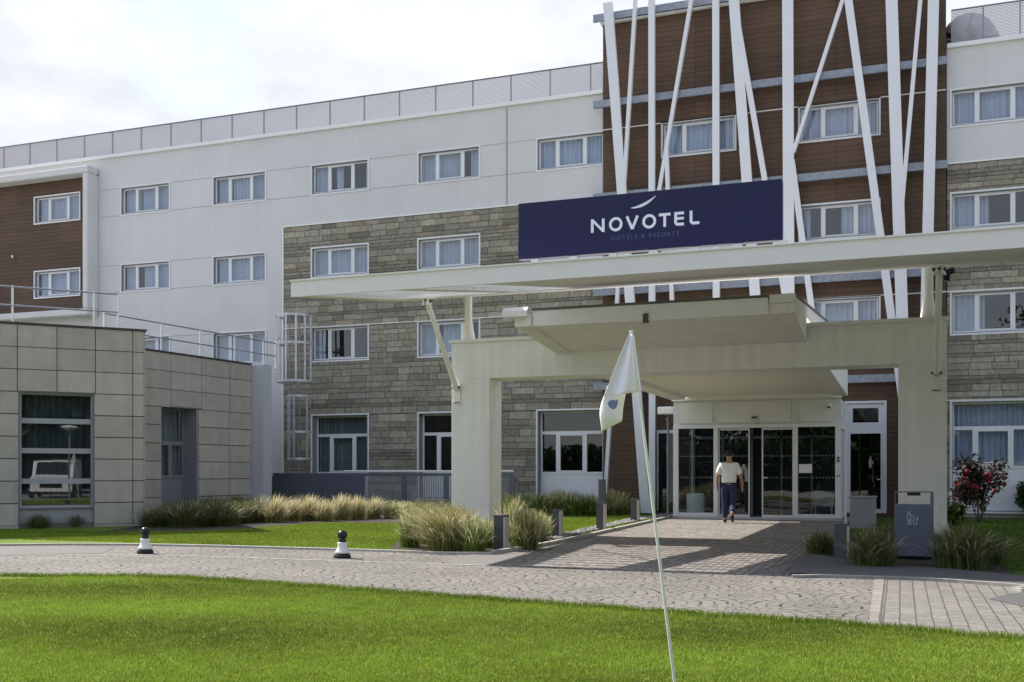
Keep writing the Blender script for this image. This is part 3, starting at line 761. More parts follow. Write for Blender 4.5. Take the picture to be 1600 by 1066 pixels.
# ================================================================== ENTRANCE PORTAL AND LOWER CANOPY
PY0, PY1 = 20.5, 21.2
portal = empty('entrance_portal', (-4, PY0, 0), 'cream portal of two piers and a beam with a low canopy before the doors', 'portal')
LX0, LX1, RX0, RX1 = -9.01, -8.13, -.03, .80
MB().box(LX0, LX1, PY0, PY1, 0, 3.29).build('pier', CREAM, portal, bevel=.008)
MB().box(RX0, RX1, PY0, PY1, 0, 3.29).build('pier', CREAM, portal, bevel=.008)
MB().box(LX0, RX1, PY0, PY1, 3.29, 4.06).build('beam', CREAM, portal, bevel=.008)
MB().box(LX0 - .04, RX1 + .04, PY0 - .04, PY1 + .04, 4.06, 4.13).build('coping', TRIM, portal)
# front wedge: flat top, soffit sloping down to the beam
CX0, CX1 = -6.62, -1.66
mb = MB()
mb.xprism([(18.12, 3.99), (PY0 - .002, 3.77), (PY0 - .002, 4.26), (18.12, 4.26)], CX0 + .30, CX1)
mb.build('canopy', CREAM, portal, bevel=.006)
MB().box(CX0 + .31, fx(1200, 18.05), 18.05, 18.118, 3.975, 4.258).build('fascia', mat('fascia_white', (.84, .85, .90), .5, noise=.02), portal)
mb = MB()   # gutter along the left side, its end turned up white
mb.xprism([(18.0, 3.97), (PY0 - .004, 3.73), (PY0 - .004, 4.10), (18.0, 4.20)], CX0 - .02, CX0 + .298)
mb.build('canopy_edge', CREAM, portal, bevel=.02)
mb = MB()
g0, g1 = fx(786, 17.95), fx(825, 17.95)
pr = [(-.02, 4.16), (.0, 4.27), (.07, 4.345), (.2, 4.36), (.5, 4.34)]
vs = []; fs = []
for i, (dy, z) in enumerate(pr): vs += [(g0, 17.9 + dy, z - .02), (g1, 17.9 + dy, z - .02), (g0 + .02, 17.93 + dy, z - .05), (g1 - .02, 17.93 + dy, z - .05)]
for i in range(len(pr) - 1):
    k = i * 4; fs += [(k, k + 1, k + 5, k + 4), (k + 2, k + 6, k + 7, k + 3), (k, k + 4, k + 6, k + 2), (k + 1, k + 3, k + 7, k + 5)]
mb.add(vs, fs); mb.build('gutter_end', WHITEP, portal)
MB().box(fx(1203, 18.05), CX1 + .02, 17.98, 18.118, 4.15, 4.29).build('gutter_end', COPING, portal)
MB().box(CX0 + .3, CX1 - .02, 18.02, PY0 - .05, 4.262, 4.30).build('roof_sheet', mat('dark_flashing', (.12, .12, .12), .6), portal)
# side cheek climbing back over the beam towards the building
mb = MB(); mb.xprism([(18.122, 4.262), (PY1 + .06, 4.262), (29.0, 4.6), (29.0, 5.15), (18.122, 4.27)], CX1 - .13, CX1 - .004); mb.build('canopy_cheek', CREAM, portal)
mb = MB(); mb.xprism([(18.10, 4.275), (29.0, 5.155), (29.0, 5.19), (18.10, 4.31)], CX1 - .16, CX1 + .02); mb.build('flashing', mat('dark_flashing'), portal)
# rear canopy to the glass lobby
mb = MB(); mb.box(-5.55, CX1 + .0, PY1 + .002, 29.1, 3.40, 3.75); mb.build('ceiling', mat('ceiling_cream', (.80, .77, .70), .8), portal)
MB().box(-5.95, -5.55, PY1 + .002, 28.6, 3.30, 4.1).build('ceiling_beam', CREAM, portal); mb = MB(); mb.box(CX1, CX1 + .38, PY1 + .002, 28.6, 3.30, 4.1); mb.build('ceiling_beam', CREAM, portal)
c = at(1010, 498, 18.1)
MB().box(c.x - .045, c.x + .045, 18.02, 18.118, c.z - .08, c.z + .08).build('lamp', BOLM, portal)

# ================================================================== LOBBY
EY = 29.1
lob = empty('glass_lobby', (-3.7, EY, 0), 'glazed entrance lobby with automatic sliding doors under the canopy', 'lobby')
ex = lambda u: fx(u, EY)
HB, HT, TOP = 2.52, 3.30, 3.38
MB().box(ex(1052), ex(1314), EY, EY + .1, .0, .07).build('threshold', ALU, lob)
mb = MB()
for a, b in ((1052, 1060), (1115, 1121.5), (1239.5, 1246.5), (1305, 1314)): mb.box(ex(a), ex(b), EY - .02, EY + .1, .07, HB)
mb.box(ex(1052), ex(1314), EY - .024, EY + .1, HB, HB + .09)
mb.box(ex(1060), ex(1115), EY, EY + .08, .07, .17); mb.box(ex(1246.5), ex(1305), EY, EY + .08, .07, .17)
mb.build('frame', FRAMEM, lob)
mb = MB(); mb.box(ex(1052), ex(1314), EY + .03, EY + .1, HB + .09, HT); mb.build('header_board', mat('header_board', (.66, .67, .66), .5, noise=.02), lob)
mb = MB()
for a, b in ((1062, 1113), (1124, 1236), (1250, 1304)): mb.box(ex(a), ex(b), EY + .0, EY + .028, HB + .15, HT - .05)
mb.build('header_panel', mat('header_panel', (.72, .72, .70), .35, noise=.02), lob)
MB().box(ex(1050), ex(1316), EY - .10, EY + .12, HT, TOP + .02).build('roof_edge', TRIM, lob)
MB().box(ex(1060), ex(1115), EY + .03, EY + .038, .17, HB).build('pane', DGLASS, lob); fxp = MB(); fxp.box(ex(1246.5), ex(1305), EY + .03, EY + .038, .17, HB); fxp.build('pane', DGLASS, lob)
for a, b in ((1121.5, 1170.5), (1189.5, 1239.5)):   # sliding leaves, parked with a gap between them
    m_ = MB(); A, B = ex(a), ex(b); y0, y1 = EY + .11, EY + .15
    m_.box(A, A + .035, y0, y1, .03, HB - .005); m_.box(B - .035, B, y0, y1, .03, HB - .005); m_.box(A + .035, B - .035, y0, y1, .03, .13); m_.box(A + .035, B - .035, y0, y1, HB - .06, HB - .005)
    l_ = m_.build('sliding_door', FRAMEM, lob)
    MB().box(A + .035, B - .035, y0 + .015, y0 + .023, .13, HB - .06).build('pane', DGLASS, l_)
    if a > 1150: MB().box(A + .01, A + .15, y0 - .03, y0, 1.13, 1.17).build('handle', ALU, l_)
mb = MB()   # dotted safety marks on the glass
for a, b in ((1063, 1112), (1124, 1168), (1193, 1237), (1249, 1303)):
    for z in (1.14, 1.73):
        x = ex(a)
        while x < ex(b): mb.box(x, x + .03, EY + .026, EY + .029, z, z + .03) if a in (1063, 1249) else mb.box(x, x + .03, EY + .121, EY + .124, z, z + .03); x += .085
mb.build('safety_marks', mat('frosted_dot', (.25, .26, .26), .5), lob)
mb = MB(); mb.box(ex(1248), ex(1268.5), EY + .020, EY + .025, 1.28, 1.52); mb.build('notice', WHITEP, lob)
# sides, inner wall with second doors, floor and ceiling
mb = MB(); xr = ex(1313)
for y in (EY + .12, EY + 1.3, FY - .14): mb.box(xr - .06, xr, y, y + .06, .02, 3.3)
mb.box(xr - .06, xr, EY + .18, FY - .14, 2.5, 2.6); mb.box(xr - .06, xr, EY + .18, FY - .14, .02, .12); mb.box(ex(1052), ex(1052) + .06, EY + .12, EY + .18, .02, 3.3); mb.box(ex(1052), ex(1052) + .06, FY - .14, FY - .08, .02, 3.3)
mb.build('side_frame', FRAMEM, lob)
MB().box(xr - .04, xr - .03, EY + .18, FY - .1, .12, 2.5).box(ex(1052) + .03, ex(1052) + .04, EY + .18, FY - .1, .05, 3.3).build('side_pane', DGLASS, lob)
MB().box(xr - .05, xr - .012, EY + .18, FY - .1, 2.6, 3.3).build('side_panel', mat('header_panel'), lob)
mb = MB(); mb.box(ex(1056), xr - .05, EY + .12, FY - .2, 3.24, 3.299); mb.build('lobby_ceiling', mat('lobby_ceiling', (.3, .29, .27), .8), lob)
mb = MB(); mb.box(ex(1052), xr - .02, EY + .1, FY - .12, .0, .02); mb.build('floor', mat('mat_floor', (.10, .095, .09), .7), lob)
mb = MB(); y = FY - .2
for x in np.linspace(ex(1056), xr - .1, 6): mb.box(x, x + .06, y, y + .05, .02, 3.24)
mb.box(ex(1056), xr - .05, y, y + .05, 2.3, 2.38); mb.build('inner_frame', mat('inner_frame', (.25, .25, .25), .4), lob)
MB().box(ex(1056), xr, y + .12, y + .13, 0, 3.24).build('inner_wall', DARK, lob)
# small fittings over the doors
c = at(1295, 634, EY); MB().lathe([(0.0, -.03), (.05, -.03), (.075, 0), (.075, .05), (.0, .06)], 16, ctr=(c.x, EY - .06, c.z)).build('dome_camera', WHITEP, lob)
MB().lathe([(0, -.05), (.03, -.045), (.045, -.01), (.045, 0)], 16, ctr=(c.x, EY - .06, c.z - .02)).build('camera_lens', BLACK, lob)
c = at(1179.5, 655, EY); mb = MB(); mb.add([(c.x - .11, EY - .06, c.z + .1), (c.x + .11, EY - .06, c.z + .1), (c.x + .11, EY - .06, c.z - .04), (c.x, EY - .06, c.z - .13), (c.x - .11, EY - .06, c.z - .04),
       (c.x - .11, EY - .0, c.z + .1), (c.x + .11, EY - .0, c.z + .1), (c.x + .11, EY - .0, c.z - .04), (c.x, EY - .0, c.z - .13), (c.x - .11, EY - .0, c.z - .04)],
       [(0, 1, 2, 3, 4), (9, 8, 7, 6, 5), (0, 5, 6, 1), (1, 6, 7, 2), (2, 7, 8, 3), (3, 8, 9, 4), (4, 9, 5, 0)])
mb.build('door_sensor', ALU, lob)
MB().box(c.x - .075, c.x + .075, EY - .068, EY - .06, c.z + .01, c.z + .07).build('sensor_face', BOLM, lob)
mb = MB(); 
for z in (1.58, 1.66): mb.box(ex(1308), ex(1312), EY - .05, EY - .021, z, z + .05)
mb.box(ex(1307), ex(1313), EY - .05, EY - .021, 1.2, 1.22); mb.build('intercom', BOLM, lob)
# left end: canopy-mounted fitting and dark recess
c = at(1040, 640, 30)
# planter inside the lobby
tag(MB().lathe([(0, 0), (.24, 0), (.25, .02), (.25, .66), (.235, .68), (.22, .68), (.22, .60), (0, .60)], 28, ctr=(ex(1081), EY + .55, .02)).build('planter', mat('planter_cream', (.88, .87, .82), .5), None, None),
    'cream round planter tub behind the lobby glass', 'planter')
bx = MB(); bx.box(ex(1266), ex(1298), EY + 1.0, EY + 1.5, .35, .78); bx.box(ex(1268), ex(1270), EY + 1.0, EY + 1.5, .02, .35); bx.box(ex(1294), ex(1296), EY + 1.0, EY + 1.5, .02, .35)
tag(bx.build('bench', mat('bench_pale', (.4, .4, .4), .6)), 'pale low cabinet inside the lobby behind the notice', 'cabinet')
# upright glass fin at the right of the doors
mb = MB(); p = at(1323, 700, 27.6); mb.box(p.x - .035, p.x + .0, 27.3, 27.6, 0, 2.55); o = mb.build('glass_fin_post', WHITEP); tag(o, 'slim white upright post beside the lobby doors', 'post')
# white fitting left of lobby
p = at(1041, 647, 29.6)
w = empty('wall_projector', (p.x, 29.6, p.z - .4), 'white floodlight on a slim stand left of the lobby', 'floodlight')
MB().box(p.x - .22, p.x + .28, 29.4, 29.8, p.z - .02, p.z + .2).build('housing', WHITEP, w, bevel=.03)
MB().tube([(p.x + .05, 29.6, 0), (p.x + .05, 29.6, p.z - .02)], .03, 8).tube([(p.x - .12, 29.6, p.z - .02), (p.x + .05, 29.6, p.z - .25)], .02, 8).build('stand', GALV, w)
MB().box(p.x - .2, p.x - .06, 29.5, 29.7, p.z - .22, p.z - .021).build('driver_box', BLACK, w)

# ================================================================== BIG UPPER CANOPY
def zs(y): return 4.12 + (y - 14.5) * .154      # sloping underside
upc = empty('upper_canopy', (-4, PY0, 4.13), 'large thin sloping cream canopy roof held on posts and struts above the portal', 'canopy')
XL0, XL1, XOP, XR = -9.19, -10.6, -5.95, 12.0
mb = MB()
TH_ = .27
def sl(xa, xb, xc, xd, y0, y1, th=TH_, lo=0.):   # slab piece: near edge xa..xb at y0, far edge xd..xc at y1
    mb.hexa([(xa, y0, zs(y0) + lo), (xb, y0, zs(y0) + lo), (xc, y1, zs(y1) + lo), (xd, y1, zs(y1) + lo)],
            [(xa, y0, zs(y0) + th), (xb, y0, zs(y0) + th), (xc, y1, zs(y1) + th), (xd, y1, zs(y1) + th)])
k_ = (XL1 - XL0) / 6.5
sl(XOP + .001, XR, XR, XOP + .001, 14.5, 21.0)
mb.build('roof_slab', SLABM, upc)
mb = MB()
sl(XL0, XOP, XOP, XL0 + k_ * .18, 14.5, 14.68); mb.build('fascia', SLABM, upc)
mb = MB(); sl(XL0 + k_ * 4.9, XOP, XOP, XL1, 19.4, 21.0); mb.build('roof_slab', SLABM, upc)
mb = MB(); sl(XL0 + k_ * .18, XL0 + k_ * .18 + .4, XL0 + k_ * 4.9 + .4, XL0 + k_ * 4.9, 14.68, 19.4); mb.build('side_beam', SLABM, upc)
mb = MB(); sl(-7.45, -7.05, -7.05, -7.45, 14.68, 19.4); mb.build('cross_beam', SLABM, upc)
mb = MB(); y = 15.0
while y < 19.3:
    xa = XL0 + k_ * (y - 14.5) + .4
    sl(xa, -7.45, -7.45, xa, y, y + .07, .12, .04); sl(-7.05, XOP, XOP, -7.05, y, y + .07, .12, .04); y += .40
mb.build('slats', SLABM, upc)
MB().tube([(XL0 - .2, 18.2, zs(18.2) + .2), (-7.1, 15.6, zs(15.6) + .2)], .022, 8).build('tie_rod', STEEL, upc)
MB().add([(XL0 - .01, 14.47, zs(14.5) + TH_), (XR, 14.47, zs(14.5) + TH_), (XR, 14.56, zs(14.5) + TH_ + .015), (XL0 - .01, 14.56, zs(14.5) + TH_ + .015),
          (XL0 - .01, 14.47, zs(14.5) + TH_ - .02), (XR, 14.47, zs(14.5) + TH_ - .02), (XR, 14.499, zs(14.5) + TH_ - .02), (XL0 - .01, 14.499, zs(14.5) + TH_ - .02)],
         [(0, 1, 2, 3), (4, 5, 1, 0), (5, 6, 2, 1), (7, 4, 0, 3), (6, 7, 3, 2), (4, 7, 6, 5)]).build('drip_edge', COPING, upc)
for X in (-8.76, .50):
    m_ = MB(); yb = 20.85; zt = zs(yb)
    m_.lathe([(.155, 4.131), (.145, 4.20), (.115, 4.36), (.09, 4.52), (.08, 4.62), (.08, zt)], 20, ctr=(X, yb, 0)); m_.build('post', CREAM, upc)
for X in (-8.86, .62):
    m_ = MB(); a = Vector((X, PY0 - .10, 3.10)); b = Vector((X, 18.95, zs(18.95) - .08)); m_.tube([a, b], .055, 12); s_ = m_.build('strut', CREAM, upc)
    q = MB(); q.box(X - .07, X + .07, PY0 - .03, PY0 - .001, 2.78, 3.2); q.box(X - .12, X + .12, PY0 - .03, PY0 - .001, 2.76, 2.80)
    q.bar((X - .04, PY0 - .03, 3.08), (X - .04, PY0 - .16, 3.12), .1, .014, (1, 0, 0)); q.bar((X + .04, PY0 - .03, 3.08), (X + .04, PY0 - .16, 3.12), .1, .014, (1, 0, 0))
    q.build('bracket', CREAM, s_)
    q = MB(); q.tube([(X - .09, PY0 - .10, 3.10), (X + .09, PY0 - .10, 3.10)], .025, 8); q.tube([(X - .11, 18.95, zs(18.95) - .09), (X + .11, 18.95, zs(18.95) - .09)], .03, 8); q.build('bolt', BOLM, s_)
    q = MB(); q.bar((X, 18.8, zs(18.8) - .02), (X, 19.15, zs(19.15) - .02), .24, .03, (0, 0, 1)); q.box(X - .06, X - .03, 18.85, 19.05, zs(18.9) - .17, zs(18.9) - .02); q.box(X + .03, X + .06, 18.85, 19.05, zs(18.9) - .17, zs(18.9) - .02); q.build('shoe', CREAM, s_)
# spotlight clamp on the right strut
p = Vector((.74, 18.9, zs(18.9) - .16)); m_ = MB(); m_.tube([p, p + Vector((.10, -.06, .03))], .05, 10); m_.box(p.x - .05, p.x + .04, 18.86, 18.94, p.z - .14, p.z - .05)
tag(m_.build('spotlight', BLACK), 'small black spotlight clamped under the canopy by the right post', 'spotlight')

# ================================================================== SIGN
SY = 15.2
sg = empty('hotel_sign', (-3.56, SY, 4.5), 'wide navy blue sign board with white lettering on the canopy edge', 'sign')
S0, S1, SZ0, SZ1 = -5.55, -1.565, 4.60, 5.465
MB().box(S0, S1, SY, SY + .16, SZ0, SZ1).build('board', SIGNB, sg, bevel=.006)
def sx(u): return fx(u, SY)
mb = MB(); ys = SY - .018; st = .039
LZ0, LZ1 = 4.915, 5.115
def seg(mb, x0, z0, x1, z1, w=st, o=0.): mb.bar((x0, ys + .007 + o, z0), (x1, ys + .007 + o, z1), w, .022)
def ringl(mb, cx, cz, rx, rz, w=st, a0=0, a1=360, n=36):
    vs = []; fs = []
    for i in range(n + 1):
        t = R(a0 + (a1 - a0) * i / n)
        for rr in (-w / 2, w / 2):
            for yy in (SY - .018, SY - .001): vs.append((cx + (rx + rr) * math.cos(t), yy, cz + (rz + rr) * math.sin(t)))
    for i in range(n):
        k = i * 4; fs += [(k, k + 4, k + 6, k + 2), (k + 1, k + 3, k + 7, k + 5), (k, k + 1, k + 5, k + 4), (k + 2, k + 6, k + 7, k + 3)]
    mb.add(vs, fs)
def glyph(u0, u1, ch):
    a, b = sx(u0), sx(u1); m = MB(); h = st / 2; mid = (LZ0 + LZ1) / 2; cz_ = mid
    if ch == 'N': seg(m, a + h, LZ0, a + h, LZ1); seg(m, b - h, LZ0, b - h, LZ1); seg(m, a + h, LZ1 - .01, b - h, LZ0 + .01, st * .95, .002)
    if ch == 'O': ringl(m, (a + b) / 2, mid, (b - a) / 2 - h, (LZ1 - LZ0) / 2 - h + .005)
    if ch == 'V': c_ = (a + b) / 2; seg(m, a + h, LZ1, c_, LZ0 + .008); seg(m, b - h, LZ1, c_, LZ0 + .008, st, .002)
    if ch == 'T': seg(m, a, LZ1 - h, b, LZ1 - h); seg(m, (a + b) / 2, LZ0, (a + b) / 2, LZ1 - st, st, 0)
    if ch == 'E':
        seg(m, a + h, LZ0 + .045, a + h, LZ1); seg(m, a + st, LZ1 - h, b, LZ1 - h); seg(m, a + st, mid + .005, b, mid + .005, st * .9); seg(m, a + .055, LZ0 + h, b, LZ0 + h)
        ringl(m, a + .055, LZ0 + .055, .055 - h, .055 - h, st, 180, 270, 10)
    if ch == 'L':
        seg(m, a + h, LZ0 + .045, a + h, LZ1); seg(m, a + .055, LZ0 + h, b, LZ0 + h); ringl(m, a + .055, LZ0 + .055, .055 - h, .055 - h, st, 180, 270, 10)
    m.build('letter', SIGNW, sg)
for u0, u1, ch in ((924, 945, 'N'), (952, 973, 'O'), (978, 998.5, 'V'), (1004, 1025.5, 'O'), (1030, 1048, 'T'), (1054, 1069, 'E'), (1078, 1093, 'L')): glyph(u0, u1, ch)
mb = MB(); A = Vector((sx(986), 0, 5.235)); B = Vector((sx(1025), 0, 5.385)); vs = []; fs = []   # crescent stroke
for i in range(21):
    t = i / 20; x = A.x + (B.x - A.x) * t; z = A.z + (B.z - A.z) * (t ** 2.1); w_ = .004 + .030 * math.sin(math.pi * min(1, t * 1.02)) ** .8
    vs += [(x + w_ * .3, SY - .018, z - w_ / 2), (x - w_ * .3, SY - .018, z + w_ / 2), (x + w_ * .3, SY - .001, z - w_ / 2), (x - w_ * .3, SY - .001, z + w_ / 2)]
for i in range(20): k = i * 4; fs += [(k, k + 4, k + 5, k + 1), (k + 2, k + 3, k + 7, k + 6), (k, k + 2, k + 6, k + 4), (k + 1, k + 5, k + 7, k + 3)]
mb.add(vs, fs); mb.build('emblem', SIGNW, sg)
cu = bpy.data.curves.new('lettering', 'FONT'); cu.body = 'HOTELS & RESORTS'; cu.size = .088; cu.extrude = .004; cu.space_character = 1.38; cu.align_x = 'CENTER'
tmp = bpy.data.objects.new('lettering_curve', cu); COL.objects.link(tmp); bpy.context.view_layer.update()
tme = bpy.data.meshes.new_from_object(tmp.evaluated_get(bpy.context.evaluated_depsgraph_get())); bpy.data.objects.remove(tmp); tme.name = 'lettering'
tme.materials.clear(); tme.materials.append(SIGND); to = bpy.data.objects.new('lettering', tme); COL.objects.link(to); to.parent = sg
to.rotation_euler = (R(90), 0, 0); to.location = Vector(((sx(945) + sx(1072)) / 2, SY - .006, 4.775)) - sg.location
mb = MB(); xx = S0 + .2
while xx < S1: mb.box(xx, xx + .12, SY + .03, SY + .12, zs(SY) + TH_ - .02, SZ0 + .01); xx += .62
mb.box(S0 + .1, S1 - .1, SY + .05, SY + .09, SZ0 - .07, SZ0 - .045)
mb.build('bracket', STEEL, sg)

# ================================================================== LOW SIDE BUILDING
A1 = gp(0, 827); B1 = gp(225, 822)
A1 = Vector((-19.24, 18.24, 0)); B1 = Vector((-17.12, 20.52, 0)); d1 = (B1 - A1).normalized(); n1 = Vector((-d1.y, d1.x, 0))
W1L = (B1 - A1).length
def frame_m(o, d):
    n = Vector((-d.y, d.x, 0)); return Matrix(((d.x, n.x, 0, o.x), (d.y, n.y, 0, o.y), (0, 0, 1, 0), (0, 0, 0, 1)))
M1 = frame_m(A1, d1)
def s1(u, v=700):   # distance along wall 1 seen at u, and height at v
    r = ray(u, v); t = (A1.dot(n1)) / (r.x * n1.x + r.y * n1.y); p = Vector((r.x * t, r.y * t, EYE + r.z * t)); return (p - A1).dot(d1), p.z
C2 = B1 + n1 * 3.6; D2 = Vector((-19.3, 28.1, 0)); d2 = (D2 - C2).normalized(); M2 = frame_m(C2, d2); n2 = Vector((-d2.y, d2.x, 0)); W2L = (D2 - C2).length
def s2(u, v=700):
    r = ray(u, v); t = (C2.dot(n2)) / (r.x * n2.x + r.y * n2.y); p = Vector((r.x * t, r.y * t, EYE + r.z * t)); return (p - C2).dot(d2), p.z
side = empty('side_building', (B1.x, B1.y, 0), 'low flat roofed side building clad in grey beige stone panels', 'building')
H1 = 4.70
w1a, w1b = s1(29)[0], s1(147)[0]; zt1 = s1(88, 613)[1]; zb1 = s1(88, 803)[1]
hole1 = [(w1a, w1b, .12, zt1)]
u2a, u2b = s2(251)[0], s2(309)[0]; zt2 = s2(275, 636)[1]
hole2 = [(u2a, u2b, .08, zt2)]
EXT = -7.0
def panels(mb, x0, x1, hs, pw, off, seed, y=0.):
    rnd = random.Random(seed); z = H1; ph = .515
    while z > .1:
        z0 = max(z - ph, .06); mz = (z + z0) / 2
        top3 = z > H1 - 3 * ph + .01
        xs = [x0]; x = off
        while x < x1:
            if x > x0 + .05 and (top3 or True): xs.append(x)
            x += pw
        xs.append(x1)
        for h in hs:
            if h[2] < mz < h[3] or h[2] < z0 + .2 < h[3]: xs = [q for q in xs if not (h[0] - .3 < q < h[1] + .3) or q in (x0, x1)] + [h[0], h[1]]
        xs = sorted(set(xs))
        for a, b in zip(xs, xs[1:]):
            za = z0
            if any(h[0] - .01 < (a + b) / 2 < h[1] + .01 and h[2] < mz < h[3] for h in hs): continue
            for h in hs:
                if h[0] - .01 < (a + b) / 2 < h[1] + .01 and z0 < h[3] < z: za = h[3]
            g = rnd.uniform(.39, .45); c = (g * 1.04, g * .965, g * .87); j = .006; e = .004
            X0, X1, Z0, Z1 = a + j, b - j, za + (.009 if not top3 else j), z - (.009 if z < H1 - 3 * ph + .01 else j)
            mb.add([(X0, y, Z0), (X1, y, Z0), (X1, y, Z1), (X0, y, Z1), (X0 + e, y - .035, Z0 + e), (X1 - e, y - .035, Z0 + e), (X1 - e, y - .035, Z1 - e), (X0 + e, y - .035, Z1 - e)],
                   [(4, 5, 6, 7), (0, 1, 5, 4), (1, 2, 6, 5), (2, 3, 7, 6), (3, 0, 4, 7)], c)
        z = z0
        if z <= .07: break
jo = s1(89)[0]; jw = s1(149)[0] - s1(89)[0]
mb = MB(M1); panels(mb, EXT, W1L, hole1, jw, jo - jw * 12, 11); 
o = mb.build('stone_panels', PANELM, side)
mb = MB(M2); panels(mb, 0, W2L, hole2, 1.25, .4, 12); mb.build('stone_panels', PANELM, side)
mr = frame_m(B1, n1)   # return wall facing right
mb = MB(mr); panels(mb, 0.0, 3.6, [], 1.2, .6, 13); mb.build('stone_panels', PANELM, side)
mb = MB(M1); wall(mb, EXT, W1L, 0, H1, hole1, 0.002); mb.build('backing', BACKM, side)
mb = MB(M2); wall(mb, 0, W2L, 0, H1, hole2, 0.002); mb.build('backing', BACKM, side)
mb = MB(mr); wall(mb, 0, 3.6, 0, H1, [], 0.002); mb.build('backing', BACKM, side)
E1 = A1 + d1 * EXT
mb = MB(); foot = [E1 + n1 * .5, B1 + n1 * .5, C2 + n2 * .6, D2 + n2 * .6, Vector((-19.9, 28.55, 0)), Vector((-34, 28.55, 0)), E1 + n1 * 9]
mb.prism([(p.x, p.y) for p in [E1 + n1 * .02, B1 + n1 * .03, C2 + Vector((-.03, .03, 0)), D2 + n2 * .03, Vector((-19.4, 28.5, 0)), Vector((-34, 28.5, 0)), E1 + n1 * 9]], H1 - .25, H1 - .06)
mb.build('roof', mat('roof_membrane'), side)
mb = MB(); mb.prism([(p.x, p.y) for p in [E1 + n1 * 3.0, B1 + n1 * 3.3 - d1 * .5, C2 + n2 * 3.2, D2 + n2 * 3.2, Vector((-34, 28.4, 0)), E1 + n1 * 9]], 0, H1 - .26); mb.build('interior', DARK, side)
mb = MB(M1); mb.box(EXT, W1L + .06, -.07, .3, H1, H1 + .045); mb.M = mr; mb.box(.301, 3.6, -.07, .3, H1, H1 + .045); mb.M = M2; mb.box(.0, W2L, -.07, .3, H1 + .002, H1 + .047)
mb.build('roof_edge', mat('dark_edge', (.05, .05, .05), .6), side)
mb = MB(M1); mb.box(EXT, w1a, -.02, .002, 0, .07); mb.box(w1b, W1L, -.02, .002, 0, .07); mb.build('plinth', KERB, side)
bars1 = [s1(88, v)[1] for v in (752, 704.5, 658)]
window(side, M1, w1a, w1b, .45, zt1, depth=.16, lay='stack', fr=bars1, trim=False, glass=VGLASS, curt=((0, 1),), fmat=FRAMEG, cmat=DCURT)
MB(M1).box(w1a, w1b, .05, .3, .0, .449).build('apron', mat('apron_grey', (.30, .31, .34), .6, noise=.1, nscale=6), side)
zm = s2(275, 692)[1]; zq = s2(275, 744)[1]
mb = MB(M2); dd = .55
mb.box(u2a, u2a + .03, 0.01, dd, .08, zt2); mb.box(u2b - .03, u2b, .01, dd, .08, zt2); mb.box(u2a, u2b, .01, dd, zt2 - .02, zt2); mb.build('reveal', mat('apron_grey'), side)
mb = MB(M2); L0, L1 = u2a + .03, u2b - .03
mb.box(L0, L0 + .08, dd - .05, dd + .03, .08, zt2 - .02); mb.box(L1 - .08, L1, dd - .05, dd + .03, .08, zt2 - .02)
mb.box(L0 + .08, L1 - .08, dd - .05, dd + .03, zt2 - .1, zt2 - .02); mb.box(L0 + .08, L1 - .08, dd - .05, dd + .03, zm - .06, zm + .06); mb.box(L0 + .08, L1 - .08, dd - .05, dd + .03, zq - .06, zq + .03)
mb.box((L0 * .4 + L1 * .6) - .07, (L0 * .4 + L1 * .6) + .07, dd - .055, dd + .03, zq + .03, zm - .06); mb.box(L0 + .08, L1 - .08, dd - .03, dd + .03, .08, zq - .06)
dr = mb.build('door', mat('door_grey', (.20, .21, .24), .5), side)
MB(M2).box(L0 + .08, L1 - .08, dd - .01, dd - .004, zm + .06, zt2 - .1).box(L0 + .08, L1 - .08, dd - .01, dd - .004, zq + .03, zm - .06).build('pane', DGLASS, dr)
cm = MB(M2); vs = []; fs = []; n = 90
for i in range(n + 1):
    x = L0 + (L1 - L0) * i / n
    for z in (zq, zt2): vs.append((x, dd + .15 + .03 * math.sin(x * 34), z))
for i in range(n): fs.append((i * 2, i * 2 + 2, i * 2 + 3, i * 2 + 1))
cm.add(vs, fs, None, True).build('curtain', DCURT, dr)
# white fin wall at its end
fin = MB(); fin.box(-19.35, -18.83, 28.12, 28.58, 0, 4.70); tag(fin.build('end_wall', mat('fin_grey', (.50, .51, .55), .7, noise=.04, nscale=2, bump=.1), None), 'plain pale end wall between the stone side building and the ladder', 'wall')
# roof railing of two runs
def railing(name, P, label, posts, h=.86, z=4.72, end=True):
    root = empty(name, (P[0][0], P[0][1], z), label, 'railing', 'roof railings of the side building')
    V = [Vector((p[0], p[1], z)) for p in P]
    for hh in (h, h * .5): MB().tube([v + Vector((0, 0, hh)) for v in V], .022, 8).build('rail', GALV, root)
    for t in posts:
        L = sum((V[i + 1] - V[i]).length for i in range(len(V) - 1)); q = t * L; p = V[0]
        for i in range(len(V) - 1):
            l = (V[i + 1] - V[i]).length
            if q <= l + 1e-6: p = V[i] + (V[i + 1] - V[i]) * (q / l); break
            q -= l
        MB().tube([p, p + Vector((0, 0, h + .03))], .024, 8).box(p.x - .07, p.x + .07, p.y - .07, p.y + .07, z - .01, z + .015).build('post', WHITEP, root)
    return root
def w1p(s, n): return A1 + d1 * s + n1 * n
sA, sB, sC = s1(20)[0], s1(148)[0], s1(186)[0]
Lr = sC - EXT - .2
railing('roof_railing', [w1p(EXT + .2, .18), w1p(sC, .18)], 'roof railing above the big window of the side building', [(s - EXT - .2) / Lr for s in (sA - 1.3 * 1.36, sA, sB, sC)])
def w2p(s, n): return C2 + d2 * s + n2 * n
q = [s2(u)[0] for u in (252, 308, 358, 400)]
Lr = 4.9
railing('roof_railing', [w2p(-.6, .18), w2p(Lr - .6, .18), Vector((-19.35, 29.6, 0))], 'roof railing running from the side building towards the caged ladder', [0.0] + [(x + .6) / (Lr + 1.7) for x in q] + [1.0], h=.84)

